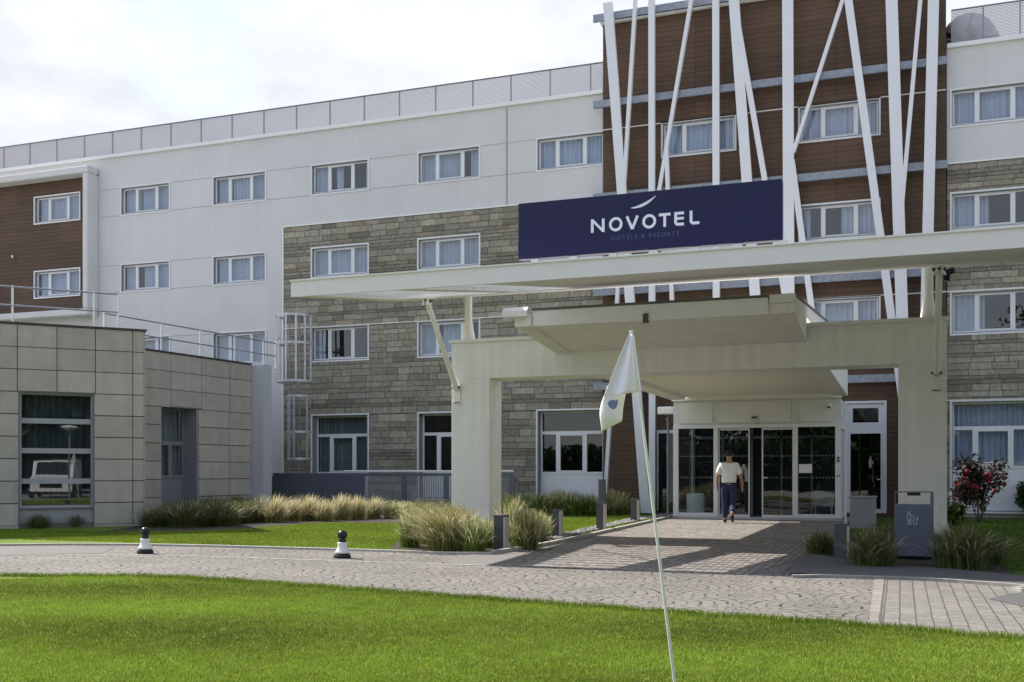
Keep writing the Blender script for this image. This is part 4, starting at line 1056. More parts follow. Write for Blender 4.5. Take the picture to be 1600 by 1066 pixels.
# ================================================================== CAGED LADDER
KY = 31.25
LADM = mat('ladder_paint', (.52, .53, .55), .4, .3, noise=.15, nscale=6)
lad = empty('caged_ladder', (-20.0, KY, 0), 'galvanised access ladder with a safety cage on the stone wall', 'ladder')
kx = lambda u: fx(u, KY - .4)
cxl = (kx(433) + kx(482)) / 2; rad = (kx(482) - kx(433)) / 2
def kz(v): return at(455, v, KY - .4).z
def hoop(z, x0=cxl, r=rad, h=.08):
    m = MB(); pts = [(x0 - r * math.cos(t), KY - .25 - r * 1.05 * math.sin(t), z) for t in [math.pi * k / 14 for k in range(15)]]
    pts = [(x0 - r, KY + .1, z)] + pts + [(x0 + r, KY + .1, z)]
    for a, b in zip(pts, pts[1:]): m.bar(a, b, .02, h, (0, 0, 1))
    m.build('hoop', LADM, lad)
for v in (494, 537, 596): hoop(kz(v))
lo_x = (kx(448) + kx(477)) / 2; lo_r = (kx(477) - kx(448)) / 2
for v in (619, 675, 717): hoop(kz(v), lo_x, lo_r)
def vert(th, z0, z1, x0, r):
    x = x0 - r * math.cos(th); y = KY - .25 - r * 1.05 * math.sin(th); MB().bar((x, y, z0), (x, y, z1), .07, .02, (0, 1, 0)).build('cage_bar', LADM, lad)
for th in (0.0, .55, 1.1, 1.65, 2.2, 2.7, math.pi): vert(th, kz(598), kz(492), cxl, rad)
for th in (.15, 1.2, 1.75, math.pi - .1): vert(th, kz(718), kz(618), lo_x, lo_r)
for x in (cxl - .38, cxl + .02): MB().tube([(x, KY, .15), (x, KY, kz(493))], .022, 8).build('stile', GALV, lad)
m_ = MB(); z = .3
while z < kz(500): m_.tube([(cxl - .38, KY, z), (cxl + .02, KY, z)], .013, 6); z += .28
m_.build('rungs', GALV, lad)
m_ = MB()
for z in (1.0, 3.5, 6.0): 
    for x in (cxl - .38, cxl + .02): m_.box(x - .02, x + .02, KY, FY - .02, z, z + .04)
m_.build('wall_bracket', GALV, lad)
MB().tube([Vector((-19.35, 29.6, 5.56)), (cxl - rad, KY - .3, kz(520))], .02, 8).build('grab_rail', STEEL, lad)

# ================================================================== GREY BARRIER BEHIND THE LAWN
GY = 29.7
bar_ = empty('metal_barrier', (-14, GY, 0), 'grey blue metal barrier with slatted panels in front of the stone wall', 'barrier')
bx0, bx1 = fx(427, GY), fx(802, GY)
MB().tube([(fx(537, GY), GY, 1.33), (bx1, GY, 1.33)], .03, 8).build('sunlit_rail', WHITEP, bar_)  # white over the sunlit stretch only: sunlight put into the rail colour
MB().box(bx0, bx1, GY - .02, GY + .02, 1.18, 1.27).box(bx0, bx1, GY - .02, GY + .02, .12, .2).build('rail', GREYMET, bar_)
edges = [427, 462, 486, 536, 568, 572, 625, 640, 690, 705, 783, 802]
for u in (429, 463, 500, 566, 632, 697, 760, 800):
    x = fx(u, GY); MB().box(x - .08, x + .08, GY - .03, GY + .03, 0, 1.18).build('post', GREYMET, bar_)
solid = MB(); solid.box(fx(431, GY), fx(461, GY), GY - .01, GY + .01, .2, 1.18); solid.box(fx(465, GY), fx(498, GY), GY - .01, GY + .01, .2, 1.18); solid.box(fx(502, GY), fx(564, GY), GY - .01, GY + .01, .2, 1.18); solid.build('panel', GREYMET, bar_)
m_ = MB()
for a, b in ((569, 629), (635, 694), (700, 757), (763, 797)):
    x = fx(a, GY) + .02
    while x < fx(b, GY): m_.box(x, x + .022, GY - .012, GY + .012, .2, 1.18); x += .06
m_.build('slats', mat('slat_metal', (.26, .27, .31), .5, .2), bar_)

# ================================================================== BOLLARD LIGHTS
def bollard_light(u, v, h, label, w=.2):
    p = gp(u, v); root = empty('bollard_light', (p.x, p.y, 0), label, 'bollard light', 'grey box bollard lights by the entrance')
    MB().box(p.x - w / 2, p.x + w / 2 - .03, p.y, p.y + w, 0, h - .03).build('post', BOLM, root, bevel=.006)
    MB().box(p.x + w / 2 - .03, p.x + w / 2, p.y + .005, p.y + w - .005, 0, h - .03).build('side_face', mat('bollard_side', (.5, .48, .44), .5), root)  # right face lighter than the other faces
    MB().box(p.x - w / 2 - .004, p.x + w / 2 + .004, p.y - .004, p.y + w + .004, h - .03, h).build('cap', BOLM, root)
bollard_light(780, 861, .59, 'grey box bollard light among the feather grass nearest the driveway')
bollard_light(868.5, 841, .57, 'grey box bollard light at the start of the gravel strip', .19)
bollard_light(938, 829, .62, 'grey box bollard light in the middle of the gravel strip', .19)
bollard_light(991, 815, .60, 'grey box bollard light closest to the lobby doors', .2)
bollard_light(1315, 873, .52, 'grey box bollard light in the shade right of the entrance path', .21)
p = gp(940, 811); tag(MB().box(p.x - .09, p.x + .09, p.y, p.y + .12, 0, 1.08).box(p.x - .1, p.x + .1, p.y - .01, p.y + .13, 1.08, 1.1).build('marker_post', BOLM, None, p), 'tall grey marker post behind the middle gravel bollard', 'post')
p = gp(1348, 828); m_ = MB(); m_.box(p.x - .28, p.x + .28, p.y, p.y + .4, 0, .72); m_.box(p.x - .3, p.x + .3, p.y - .02, p.y + .42, .72, .76)
tag(m_.build('utility_cabinet', mat('apron_grey'), None, p, bevel=.01), 'low grey utility cabinet beside the glazed service door', 'cabinet')

# ================================================================== CHESS-PAWN BOLLARDS
def pawn(u, v, label):
    p = gp(u, v); root = empty('pawn_bollard', (p.x, p.y, .0), label, 'bollard', 'black and white pawn shaped bollards')
    MB().lathe([(0, 0), (.125, 0), (.13, .02), (.125, .05), (.10, .062), (.10, .07), (0, .07)], 24, ctr=p).build('base', BLACK, root)
    MB().lathe([(.098, .069), (.115, .085), (.105, .10), (.08, .15), (.07, .20), (.078, .225), (.075, .24), (0, .24)], 24, ctr=p).build('body', WHITEP, root)
    MB().lathe([(0, .239), (.066, .24), (.055, .265), (.05, .275)] + [(.075 * math.sin(R(a)), .348 - .075 * math.cos(R(a))) for a in range(40, 181, 10)], 24, ctr=p).build('ball_top', BLACK, root)
pawn(227, 865, 'black and white pawn bollard on the driveway edge before the side building')
pawn(535, 872, 'black and white pawn bollard on the driveway edge before the sunlit lawn')

# ================================================================== LITTER BIN
p = gp(1428, 876); bw = .27
root = empty('litter_bin', (p.x, p.y, 0), 'tall grey blue litter bin with an ashtray top before the right pier', 'litter bin')
MB().box(p.x - bw, p.x + bw, p.y, p.y + .4, .06, .82).build('box', GREYMET, root, bevel=.006)
MB().box(p.x - bw + .04, p.x + bw - .04, p.y + .04, p.y + .36, 0, .06).build('foot', BLACK, root)
MB().box(p.x - bw - .0, p.x - bw + .012, p.y, p.y + .4, .82, 1.0).box(p.x + bw - .035, p.x + bw, p.y, p.y + .4, .82, 1.0).box(p.x - bw, p.x + bw, p.y, p.y + .4, 1.0, 1.012).build('hood', GREYMET, root)
MB().box(p.x - .09, p.x + .09, p.y + .005, p.y + .3, .955, .999).build('ashtray', BLACK, root)
m_ = MB(); yy = p.y - .004; cx_, cz_ = p.x - .03, .62
def ln(a, b, c_, d): m_.bar((cx_ + a, yy, cz_ + b), (cx_ + c_, yy, cz_ + d), .009, .006)
for t in range(8):
    a0, a1 = math.pi * t / 4, math.pi * (t + 1) / 4; ln(-.035 + .016 * math.cos(a0), .085 + .016 * math.sin(a0), -.035 + .016 * math.cos(a1), .085 + .016 * math.sin(a1))
ln(-.06, .055, -.01, .055); ln(-.06, .055, -.06, -.0); ln(-.05, .0, -.05, -.09); ln(-.03, .0, -.03, -.09); ln(-.012, .055, -.012, -.09); ln(-.012, .05, .04, .02); ln(-.05, -.09, -.03, -.09)
ln(.02, -.0, .07, -.0); ln(.02, .0, .025, -.085); ln(.07, .0, .065, -.085); ln(.025, -.085, .065, -.085); ln(.08, .03, .085, -.02)
m_.build('pictogram', mat('picto', (.5, .5, .56), .5), root)

# ================================================================== GOLF FLAG
Bp = gp(1057.5, 1092); Rt = Vector((CT, ST, 0)); Fw = Vector((-ST, CT, 0)); zd = Bp.dot(Fw)
def fl(u, v, dep=0.): z = zd + dep; return Vector((0, 0, EYE)) + Fw * z + Rt * ((u - 800) / F * zd) + Vector((0, 0, (HV - v) / F * zd))
root = empty('golf_flag', (Bp.x, Bp.y, 0), 'leaning golf flagstick with a limp white flag in the green', 'golf flag')
Tp = fl(987, 521)
MB().tube([Bp, Bp.lerp(Tp, .4), Tp], [.010, .009, .007], 12).build('pole', WHITEP, root)
MB().tube([fl(987, 521), fl(986.6, 516)], .011, 10).build('cap', WHITEP, root)
def cloth(rows, name, m, sub=2):
    me = bpy.data.meshes.new(name); n = len(rows[0]); vs = [tuple(p - root.location) for r in rows for p in r]
    fs = [(i * n + j, i * n + j + 1, (i + 1) * n + j + 1, (i + 1) * n + j) for i in range(len(rows) - 1) for j in range(n - 1)]
    me.from_pydata(vs, [], fs); me.update(); me.polygons.foreach_set('use_smooth', [True] * len(fs)); me.materials.append(m)
    o = bpy.data.objects.new(name, me); COL.objects.link(o); o.parent = root
    s = o.modifiers.new('Subdivision', 'SUBSURF'); s.levels = s.render_levels = sub; s.boundary_smooth = 'PRESERVE_CORNERS'
    t = o.modifiers.new('Solidify', 'SOLIDIFY'); t.thickness = .0015; return o
CLOTH = mat('flag_cloth', (.84, .81, .90), .75, noise=.03, nscale=10, bump=.15, bscale=60)
# limp sheet: left silhouette, folds, then the pole side
rows = [[fl(983, 522, -.01), fl(985, 522, .01), fl(987, 522, -.02), fl(989, 523, .0), fl(991, 525, .01)],
        [fl(972, 546, -.01), fl(978, 547, .03), fl(983, 547, -.045), fl(989, 547, -.01), fl(994, 547, .02)],
        [fl(961, 575, .0), fl(970, 577, .04), fl(980, 577, -.06), fl(990, 577, -.02), fl(998, 576, .02)],
        [fl(952, 598, .0), fl(964, 601, .04), fl(977, 600, -.065), fl(990, 600, -.02), fl(1001, 598, .02)],
        [fl(944, 618, .0), fl(957, 620, .03), fl(972, 617, -.06), fl(989, 614, -.02), fl(1003, 611, .02)]]
cloth(rows, 'flag', CLOTH)
rows = [[fl(950, 602, .012), fl(960, 604, .04), fl(970, 604, .03), fl(981, 604, .05)],
        [fl(938, 632, .0), fl(950, 635, -.03), fl(964, 634, .02), fl(975, 634, .05)],
        [fl(936, 649, -.01), fl(947, 650, -.045), fl(962, 648, -.01), fl(974, 646, .04)],
        [fl(939, 662, -.01), fl(948, 662, -.04), fl(961, 659, -.01), fl(973, 655, .03)],
        [fl(940, 675, .0), fl(948, 670, -.02), fl(960, 664, .0), fl(972, 658, .03)]]
cloth(rows, 'flag_fold', mat('flag_cloth_low', (.78, .77, .72), .75, noise=.03, nscale=10))
m_ = MB(); pts = [(948, 631), (951, 627), (956, 626), (961, 627), (964, 625), (964, 631), (962, 638), (957, 641), (951, 638)]
vs = [fl(u, v, -.052) for u, v in pts]; vs2 = [q + Fw * .003 for q in vs]; n = len(vs)
m_.add(vs + vs2, [tuple(range(n)), tuple(reversed(range(n, 2 * n)))] + [(i, (i + 1) % n, (i + 1) % n + n, i + n) for i in range(n)]); m_.build('flag_emblem', mat('flag_blue', (.20, .21, .42), .7), root)

# ================================================================== PERSON
def skin_obj(name, chains, m, parent, off, sub=2, root_i=0):
    """chains: list of lists of (x,y,z,r); points shared between chains are welded by position"""
    vs = []; rs = []; es = []; key = {}
    for ch in chains:
        prev = None
        for x, y, z, r in ch:
            k = (round(x, 4), round(y, 4), round(z, 4))
            if k not in key: key[k] = len(vs); vs.append((x, y, z)); rs.append(r)
            i = key[k]
            if prev is not None and prev != i: es.append((prev, i))
            prev = i
    me = bpy.data.meshes.new(name); me.from_pydata(vs, es, []); me.update()
    o = bpy.data.objects.new(name, me); COL.objects.link(o); o.parent = parent; o.location = off
    s = o.modifiers.new('Skin', 'SKIN'); s.use_smooth_shade = True
    for i, r in enumerate(rs):
        d = me.skin_vertices[0].data[i]; d.radius = r if isinstance(r, tuple) else (r, r); d.use_root = (i == root_i)
    b = o.modifiers.new('Subdivision', 'SUBSURF'); b.levels = b.render_levels = sub
    me.materials.append(m); return o
pp = gp(1139, 817); man = empty('person', (pp.x, pp.y, 0), 'man in a white shirt and navy trousers walking towards the lobby doors', 'person')
man.rotation_euler = (0, 0, R(6)); man.scale = (1.05, 1.05, 1.04)
# he walks along +y; weight on the left foot, right foot trailing with its heel raised
hipL, kneeL, ankL = (-.09, 0, .90), (-.10, .05, .50), (-.095, .07, .085)
hipR, kneeR, ankR = (.09, 0, .90), (.095, .02, .50), (.085, -.30, .24)
body = [[(0, 0, .95, .11), (0, 0, 1.10, .10), (0, .0, 1.30, .105), (0, -.005, 1.42, .09), (0, .0, 1.50, .062), (0, .015, 1.57, .058), (0, .03, 1.64, .085), (0, .03, 1.72, .088), (0, .025, 1.77, .055)],
        [(0, 0, .95, .11), (*hipL, .085), (*kneeL, .062), (-.097, .06, .32, .055), (*ankL, .042), (-.10, .14, .05, .038), (-.105, .20, .035, .03)],
        [(0, 0, .95, .11), (*hipR, .085), (*kneeR, .062), (.092, -.13, .35, .055), (*ankR, .042), (.088, -.24, .13, .036), (.09, -.20, .07, .028)],
        [(0, -.005, 1.42, .09), (-.17, 0, 1.43, .06), (-.235, -.02, 1.28, .048), (-.275, -.03, 1.15, .042), (-.285, .02, 1.02, .036), (-.285, .075, .90, .027)],
        [(0, -.005, 1.42, .09), (.17, 0, 1.43, .06), (.24, -.02, 1.28, .048), (.285, -.04, 1.15, .042), (.315, .0, 1.02, .036), (.325, .05, .90, .027)]]
for sx_, wx, wy in ((-1, -.285, .075), (1, .325, .05)):   # palm, four fingers and a thumb on each hand
    palm = (wx, wy + .015, .86, .026); body.append([(wx, wy, .90, .027), palm])
    for j, (dy, L) in enumerate(((-.028, .066), (-.010, .078), (.009, .074), (.026, .058))):
        k = (wx, wy + .018 + dy, .83, .0105)
        body.append([palm, k, (wx - sx_ * .006, wy + .026 + dy, .83 - L * .5, .0095), (wx - sx_ * .018, wy + .036 + dy, .83 - L, .008)])
    body.append([palm, (wx - sx_ * .012, wy + .052, .845, .0105), (wx - sx_ * .022, wy + .066, .815, .009)])
skin_obj('body', body, SKIN, man, (0, 0, 0), 1)
# face details on the far side, ears
m_ = MB(); 
for s_ in (-1, 1):
    m_.tube([(s_ * .082, .03, 1.69), (s_ * .098, .02, 1.70), (s_ * .09, .025, 1.66)], .012, 8)
m_.tube([(0, .10, 1.70), (0, .135, 1.672), (0, .11, 1.662)], [.008, .013, .008], 8)
o = m_.build('face', SKIN, man); o.location = (0, 0, 0)
for v_ in o.data.vertices: v_.co += Vector((man.location.x, man.location.y, 0))
m_ = MB()
for s_ in (-1, 1): m_.lathe([(0, -.01), (.008, -.006), (.011, 0), (.008, .006), (0, .01)], 10, ctr=(s_ * .032, .105, 1.705))
o = m_.build('eyes', BLACK, man); [setattr(v_, 'co', v_.co + Vector((man.location.x, man.location.y, 0))) for v_ in o.data.vertices]
m_ = MB(); m_.bar((-.024, .108, 1.632), (.024, .108, 1.632), .009, .01); o = m_.build('mouth', mat('lip', (.28, .10, .08), .5), man)
for v_ in o.data.vertices: v_.co += Vector((man.location.x, man.location.y, 0))
skin_obj('shirt', [[(0, 0, .91, (.18, .135)), (0, 0, 1.00, (.19, .145)), (0, 0, 1.12, (.20, .15)), (0, 0, 1.28, (.215, .155)), (0, -.005, 1.41, (.175, .115)), (0, 0, 1.475, .078), (0, .004, 1.50, .066)],
                   [(0, -.005, 1.41, (.175, .115)), (-.175, 0, 1.42, .088), (-.225, -.015, 1.30, .085), (-.255, -.025, 1.17, .082)],
                   [(0, -.005, 1.41, (.175, .115)), (.175, 0, 1.42, .088), (.232, -.015, 1.30, .085), (.265, -.028, 1.17, .082)]], SHIRT, man, (0, 0, 0))
skin_obj('trousers', [[(0, 0, 1.04, (.165, .125)), (0, 0, .92, (.18, .14))],
                      [(0, 0, .92, (.18, .14)), (-.092, 0, .84, .112), (-.10, .05, .52, .086), (-.097, .06, .32, .078), (-.095, .068, .11, .072)],
                      [(0, 0, .92, (.18, .14)), (.092, 0, .84, .112), (.095, .02, .52, .086), (.092, -.13, .35, .078), (.086, -.27, .265, .072)]], TROUS, man, (0, 0, 0))
m_ = MB(); 
m_.lathe([(.168, 0), (.170, .0), (.170, .035), (.168, .035)], 28)
o = m_.build('belt', BLACK, man); o.scale = (1.13, .88, 1); o.location = (0, 0, .955)
for v_ in o.data.vertices: v_.co += Vector((man.location.x, man.location.y, 0))
skin_obj('hair', [[(0, -.012, 1.63, .070), (0, -.002, 1.70, .094), (0, .012, 1.755, .088), (0, .025, 1.785, .06)]], HAIR, man, (0, 0, 0))
skin_obj('shoe', [[(-.095, .03, .055, .052), (-.10, .10, .05, .052), (-.105, .20, .035, .04), (-.107, .25, .03, .03)]], SHOE, man, (0, 0, 0))
skin_obj('shoe', [[(.085, -.335, .21, .052), (.087, -.265, .145, .052), (.09, -.18, .06, .038), (.091, -.135, .035, .028)]], SHOE, man, (0, 0, 0))

# ================================================================== PLANTS
def clump_mesh(name, n, h, spread, cols, w=.011, plume=.35, lean=(0, 0), droop=.5, plume_col=(.72, .65, .46)):
    V = []; Fc = []; C = []; rnd = random.Random(hash(name) % 1000 + n)
    rnd = random.Random(sum(map(ord, name)) + n)
    for i in range(n):
        a = rnd.random() * 6.283; out = spread * rnd.random() ** .7; hh = h * (.38 + .7 * rnd.random() ** 1.3) * (1 - .25 * out / spread)
        br = .26 * spread + .0; bx_, by_ = br * rnd.gauss(0, 1) * .8, br * rnd.gauss(0, 1) * .8
        dx, dy = math.cos(a) * out + lean[0] * hh, math.sin(a) * out + lean[1] * hh
        c = rnd.choice(cols); g = rnd.uniform(.75, 1.25); c = tuple(x * g for x in c); pl = rnd.random() < plume
        px_, py_ = -math.sin(a + rnd.uniform(-1, 1)), math.cos(a + rnd.uniform(-1, 1)); S = 5; k0 = len(V)
        for s in range(S + 1):
            t = s / S; z = hh * (math.sin(t * 1.57) ** .9 if not pl else t ** .85) * (1 - droop * .35 * t * t); r = t ** 1.5
            ww = w * (1 - t) ** .6 + .0008
            if pl and t > .55: ww = w * (1.3 if t < .95 else .4)
            r = t ** 1.15; x, y = bx_ + dx * r, by_ + dy * r; cc = c if not (pl and t > .5) else tuple(q_ * g for q_ in plume_col); kk = max(0., 1 - t / .45) * .6; cc = tuple(q_ * (1 - kk) + w_ * kk for q_, w_ in zip(cc, (.13, .19, .04)))
            V += [(x - px_ * ww / 2, y - py_ * ww / 2, z), (x + px_ * ww / 2, y + py_ * ww / 2, z)]; C += [cc, cc]
        for s in range(S): q = k0 + s * 2; Fc += [(q, q + 1, q + 3), (q, q + 3, q + 2)]
    o = tri_mesh(name, np.array(V), np.array(Fc), np.array(C), BLADE); return o
STRAW = [(.46, .39, .18), (.38, .34, .13), (.26, .30, .08), (.52, .45, .26)]
GRN = [(.15, .22, .04), (.22, .28, .06), (.10, .16, .03), (.32, .34, .11)]
MIX = STRAW[:3] + GRN
protos = {}
def proto(kind):
    if kind not in protos:
        if kind == 'straw': m = clump_mesh('feather_grass', 800, 1.15, .50, STRAW, .010, .45, (.12, -.03))
        elif kind == 'mixed': m = clump_mesh('feather_grass', 1000, 1.02, .50, MIX, .010, .28, (.08, 0))
        elif kind == 'green': m = clump_mesh('feather_grass', 1000, .95, .52, GRN, .010, .14, (.05, 0))
        elif kind == 'mound': m = clump_mesh('feather_grass', 2300, 1.1, .72, STRAW + [(.2, .22, .06)], .007, .25, (-.42, -.05), .9)
        elif kind == 'dark': m = clump_mesh('feather_grass', 1500, .85, .62, [(.10, .13, .04), (.14, .16, .05), (.20, .19, .08)], .008, .12, (0, 0), .7)  # clumps for shaded spots: shade is put into these darker blade colours
        protos[kind] = m.data; bpy.data.objects.remove(m)
    return protos[kind]
def place(kind, u, v, s, sz, label, group, name='feather_grass'):
    p = gp(u, v); o = bpy.data.objects.new(name, proto(kind)); COL.objects.link(o); o.location = (p.x, p.y, .01)
    o.rotation_euler = (0, 0, random.uniform(-.5, .5) if kind in ('mound', 'straw') else random.random() * 6.28); o.scale = (s, s, sz); return tag(o, label, 'ornamental grass', group, 'thing')
row = [(404, 815, .85), (428, 817, .9), (453, 815, .85), (480, 814, .95), (505, 815, .8), (530, 813, .95), (556, 812, .85), (582, 811, .85), (613, 811, .85), (632, 806, .8), (657, 804, .8), (680, 802, .75)]
for i, (u, v, s) in enumerate(row):
    place('straw' if u < 600 else 'mixed', u, v, s, s * random.uniform(.72, .98) * (1 if u < 600 else .8), '%s straw coloured feather grass clump from the left along the sunlit bed' % ORD[i], 'sunlit feather grasses before the barrier')
for i, (u, v, s) in enumerate([(466, 803, .8), (543, 802, .8)]):
    place('straw', u, v, s, s * .85, '%s clump from the left in the back row of feather grass' % ORD[i], 'back row of feather grasses')
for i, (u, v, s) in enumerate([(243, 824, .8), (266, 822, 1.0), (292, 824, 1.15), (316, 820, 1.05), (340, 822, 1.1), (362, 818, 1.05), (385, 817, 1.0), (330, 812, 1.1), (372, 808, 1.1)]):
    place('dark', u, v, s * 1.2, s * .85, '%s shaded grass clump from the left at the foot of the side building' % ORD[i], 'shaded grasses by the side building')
for i, (u, v, s) in enumerate([(60, 826, .62), (117, 824, .60)]):
    place('dark', u, v, s, s * .8, ('small dark grass tuft under the left half of the big window', 'small dark grass tuft under the right half of the big window')[i], 'tufts under the big window')
# group round the left pier
for kind, u, v, s, sz, lb in (('green', 641, 856, .62, .95, 'small green spiky grass clump left of the big straw mound'), ('mound', 702, 861, .95, 1.0, 'big arching straw coloured grass mound before the left pier'),
                              ('green', 742, 864, .62, .72, 'green tufted clump between the straw mound and the bollard light'), ('mixed', 820, 858, .95, .85, 'broad green grass clump right of the nearest bollard light'),
                              ('mixed', 800, 846, .85, 1.0, 'tall grass clump directly behind the nearest bollard light'), ('straw', 668, 850, .8, .75, 'straw clump half hidden behind the spiky green one'),
                              ('mixed', 757, 856, .62, .62, 'low straw and green clump against the left pier'), ('mixed', 838, 845, .7, .7, 'small grass clump behind the broad one by the path'),
                              ('mound', 726, 850, .8, .92, 'arching straw clump tucked behind the big mound')):
    place(kind, u, v, s, sz, lb, 'grasses round the left pier')
for i, (u, v, s) in enumerate([(795, 806, .9), (818, 804, .9), (846, 806, .95), (872, 805, 1.0), (899, 806, 1.0), (922, 806, .9), (960, 805, 1.0), (984, 803, .9), (1012, 803, .9), (1036, 802, .8)]):
    place('green' if i % 3 else 'mixed', u, v, s * 1.2, s * .95, '%s green clump from the left in the row below the ground floor window' % ORD[i], 'green grasses below the window and cladding')
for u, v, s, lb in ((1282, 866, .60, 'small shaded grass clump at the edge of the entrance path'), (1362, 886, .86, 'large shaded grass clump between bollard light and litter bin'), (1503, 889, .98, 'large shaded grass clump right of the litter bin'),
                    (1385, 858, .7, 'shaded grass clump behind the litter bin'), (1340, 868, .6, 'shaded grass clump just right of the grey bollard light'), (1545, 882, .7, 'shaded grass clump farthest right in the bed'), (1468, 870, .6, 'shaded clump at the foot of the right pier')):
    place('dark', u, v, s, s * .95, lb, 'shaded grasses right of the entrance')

def leaf_cloud(name, centre, radii, n, cols, size, lobes=7, seed=1, gap=.35):
    rnd = random.Random(seed); V = []; Fc = []; C = []; L = []
    for i in range(lobes):
        a = rnd.random() * 6.28; e = rnd.uniform(-.6, 1); r = rnd.uniform(.35, .8)
        L.append((centre[0] + radii[0] * r * math.cos(a), centre[1] + radii[1] * r * math.sin(a), centre[2] + radii[2] * e * .75, rnd.uniform(.28, .5), rnd.uniform(.8, 1.2)))
    for i in range(n):
        lx, ly, lz, lr, lt = rnd.choice(L); v = Vector((rnd.gauss(0, 1), rnd.gauss(0, 1), rnd.gauss(0, 1))); v.normalize(); v *= rnd.uniform(gap, 1.1) * lr
        p = Vector((lx + v.x * radii[0], ly + v.y * radii[1], lz + v.z * radii[2])); nn = Vector((rnd.gauss(0, 1), rnd.gauss(0, 1), rnd.gauss(0, 1) + .5)).normalized()
        e = nn.orthogonal().normalized(); g = nn.cross(e); th = rnd.random() * 6.28; e, g = e * math.cos(th) + g * math.sin(th), g * math.cos(th) - e * math.sin(th)
        s = size * rnd.uniform(.6, 1.3); k = len(V); V += [p - e * s, p - g * s * .45, p + e * s, p + g * s * .45]; Fc += [(k, k + 1, k + 2), (k, k + 2, k + 3)]
        c = rnd.choice(cols); t = rnd.uniform(.7, 1.3) * lt; C += [tuple(x * t for x in c)] * 4
    return tri_mesh(name, np.array([tuple(v) for v in V]), np.array(Fc), np.array(C), LEAF)
def shrub(name, u, v, w, h, leafc, flowc, nfl, label, seed, parts=('foliage', 'blossom')):
    p = gp(u, v); root = empty(name, (p.x, p.y, 0), label, 'shrub')
    m_ = MB(); rnd = random.Random(seed)
    for i in range(7):
        a = i * .9; q = Vector((w * .3 * math.cos(a), w * .3 * math.sin(a), h * rnd.uniform(.5, .8))); m_.tube([p, p + q * .5 + Vector((0, 0, .05)), p + q], [.018, .012, .006], 6)
    m_.build('stem', BARK, root)
    o = leaf_cloud('foliage', (0, 0, h * .5), (w / 2, w / 2, h * .5), 2600, leafc, .055, 12, seed); o.parent = root
    # blossom trusses: round heads of petals
    V = []; Fc = []; C = []
    for i in range(nfl):
        a = rnd.random() * 6.28; e = rnd.uniform(.05, 1.0); r = rnd.uniform(.6, 1.0); ctr = Vector((w * .46 * r * math.cos(a) * math.sqrt(max(0, 1 - (e - .3) ** 2)), w * .46 * r * math.sin(a) * .9, h * (.45 + .5 * e * r)))
        for j in range(26):
            d_ = Vector((rnd.gauss(0, 1), rnd.gauss(0, 1), rnd.gauss(0, 1))).normalized(); q = ctr + d_ * .055; ee = d_.orthogonal().normalized() * .032; gg = d_.cross(ee); k = len(V)
            V += [q - ee, q - gg, q + ee, q + gg]; Fc += [(k, k + 1, k + 2), (k, k + 2, k + 3)]; c = rnd.choice(flowc); C += [c] * 4
    f = tri_mesh('blossom', np.array([tuple(v) for v in V]), np.array(Fc), np.array(C), LEAF); f.parent = root
    return root
shrub('flowering_shrub', 1530, 820, 1.25, 1.68, [(.035, .055, .018), (.05, .02, .02), (.025, .03, .015), (.09, .03, .03)], [(.30, .02, .07), (.22, .012, .05), (.42, .07, .09)], 24, 'tall red flowering shrub beside the right pier', 4)
shrub('flowering_shrub', 1612, 812, .9, 1.2, [(.03, .06, .018), (.05, .08, .02)], [(.8, .74, .66), (.78, .7, .6)], 16, 'white flowering shrub at the right edge of the view', 6)
shrub('flowering_shrub', 1494, 826, .45, .55, [(.10, .13, .03), (.16, .17, .05)], [(.5, .5, .25), (.45, .5, .2)], 5, 'small pale leaved shrub at the foot of the red one', 8)
p = gp(1568, 829)

# ------------------------------------------------------------------ grass blades on the lawns
def lawn_blades(name, pts_fn, n, hmin, hmax, w, c0, c1, label, stripe=0.):
    P = pts_fn(n); n = len(P); a = rng.uniform(0, 6.283, n); h = rng.uniform(hmin, hmax, n); ln_ = rng.uniform(.1, .7, n) * h; a2 = rng.uniform(0, 6.283, n)
    V = np.zeros((n, 3, 3)); V[:, :, :2] = P[:, None, :]; V[:, :, 2] = .006
    V[:, 0, 0] -= np.cos(a) * w / 2; V[:, 0, 1] -= np.sin(a) * w / 2; V[:, 1, 0] += np.cos(a) * w / 2; V[:, 1, 1] += np.sin(a) * w / 2
    V[:, 2, 0] += np.cos(a2) * ln_; V[:, 2, 1] += np.sin(a2) * ln_; V[:, 2, 2] += h
    x, y = P[:, 0], P[:, 1]
    t = rng.uniform(0, 1, n)
    patch = .35 * np.sin(x * 7.1 + 2 * np.sin(y * 5.3)) * np.sin(y * 8.3 + 2 * np.sin(x * 4.1)) + .5 + .25 * np.sin(x * 1.7 + 1.3 * np.sin(y * 1.1)) + .25 * np.sin(y * 2.3 + x * .6 + 2 * np.sin(x * .5)); d = -ST * x + CT * y
    mow = np.sin(d * 2 * np.pi / 3.1 + .25 * np.sin(x * 1.1)) * stripe
    f = (.80 + .35 * patch + mow) * rng.uniform(.7, 1.25, n)
    C = (np.array(c0)[None] * (1 - t[:, None]) + np.array(c1)[None] * t[:, None]) * f[:, None]
    dry = rng.uniform(0, 1, n) < .05; C[dry] = (.42, .46, .16)
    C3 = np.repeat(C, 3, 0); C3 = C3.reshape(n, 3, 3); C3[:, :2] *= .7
    o = tri_mesh(name, V.reshape(-1, 3), np.arange(n * 3).reshape(-1, 3), C3.reshape(-1, 3), BLADE)
    return tag(o, label, 'grass', kind='stuff')
fxy = np.array([(p[0], p[1]) for p in front])
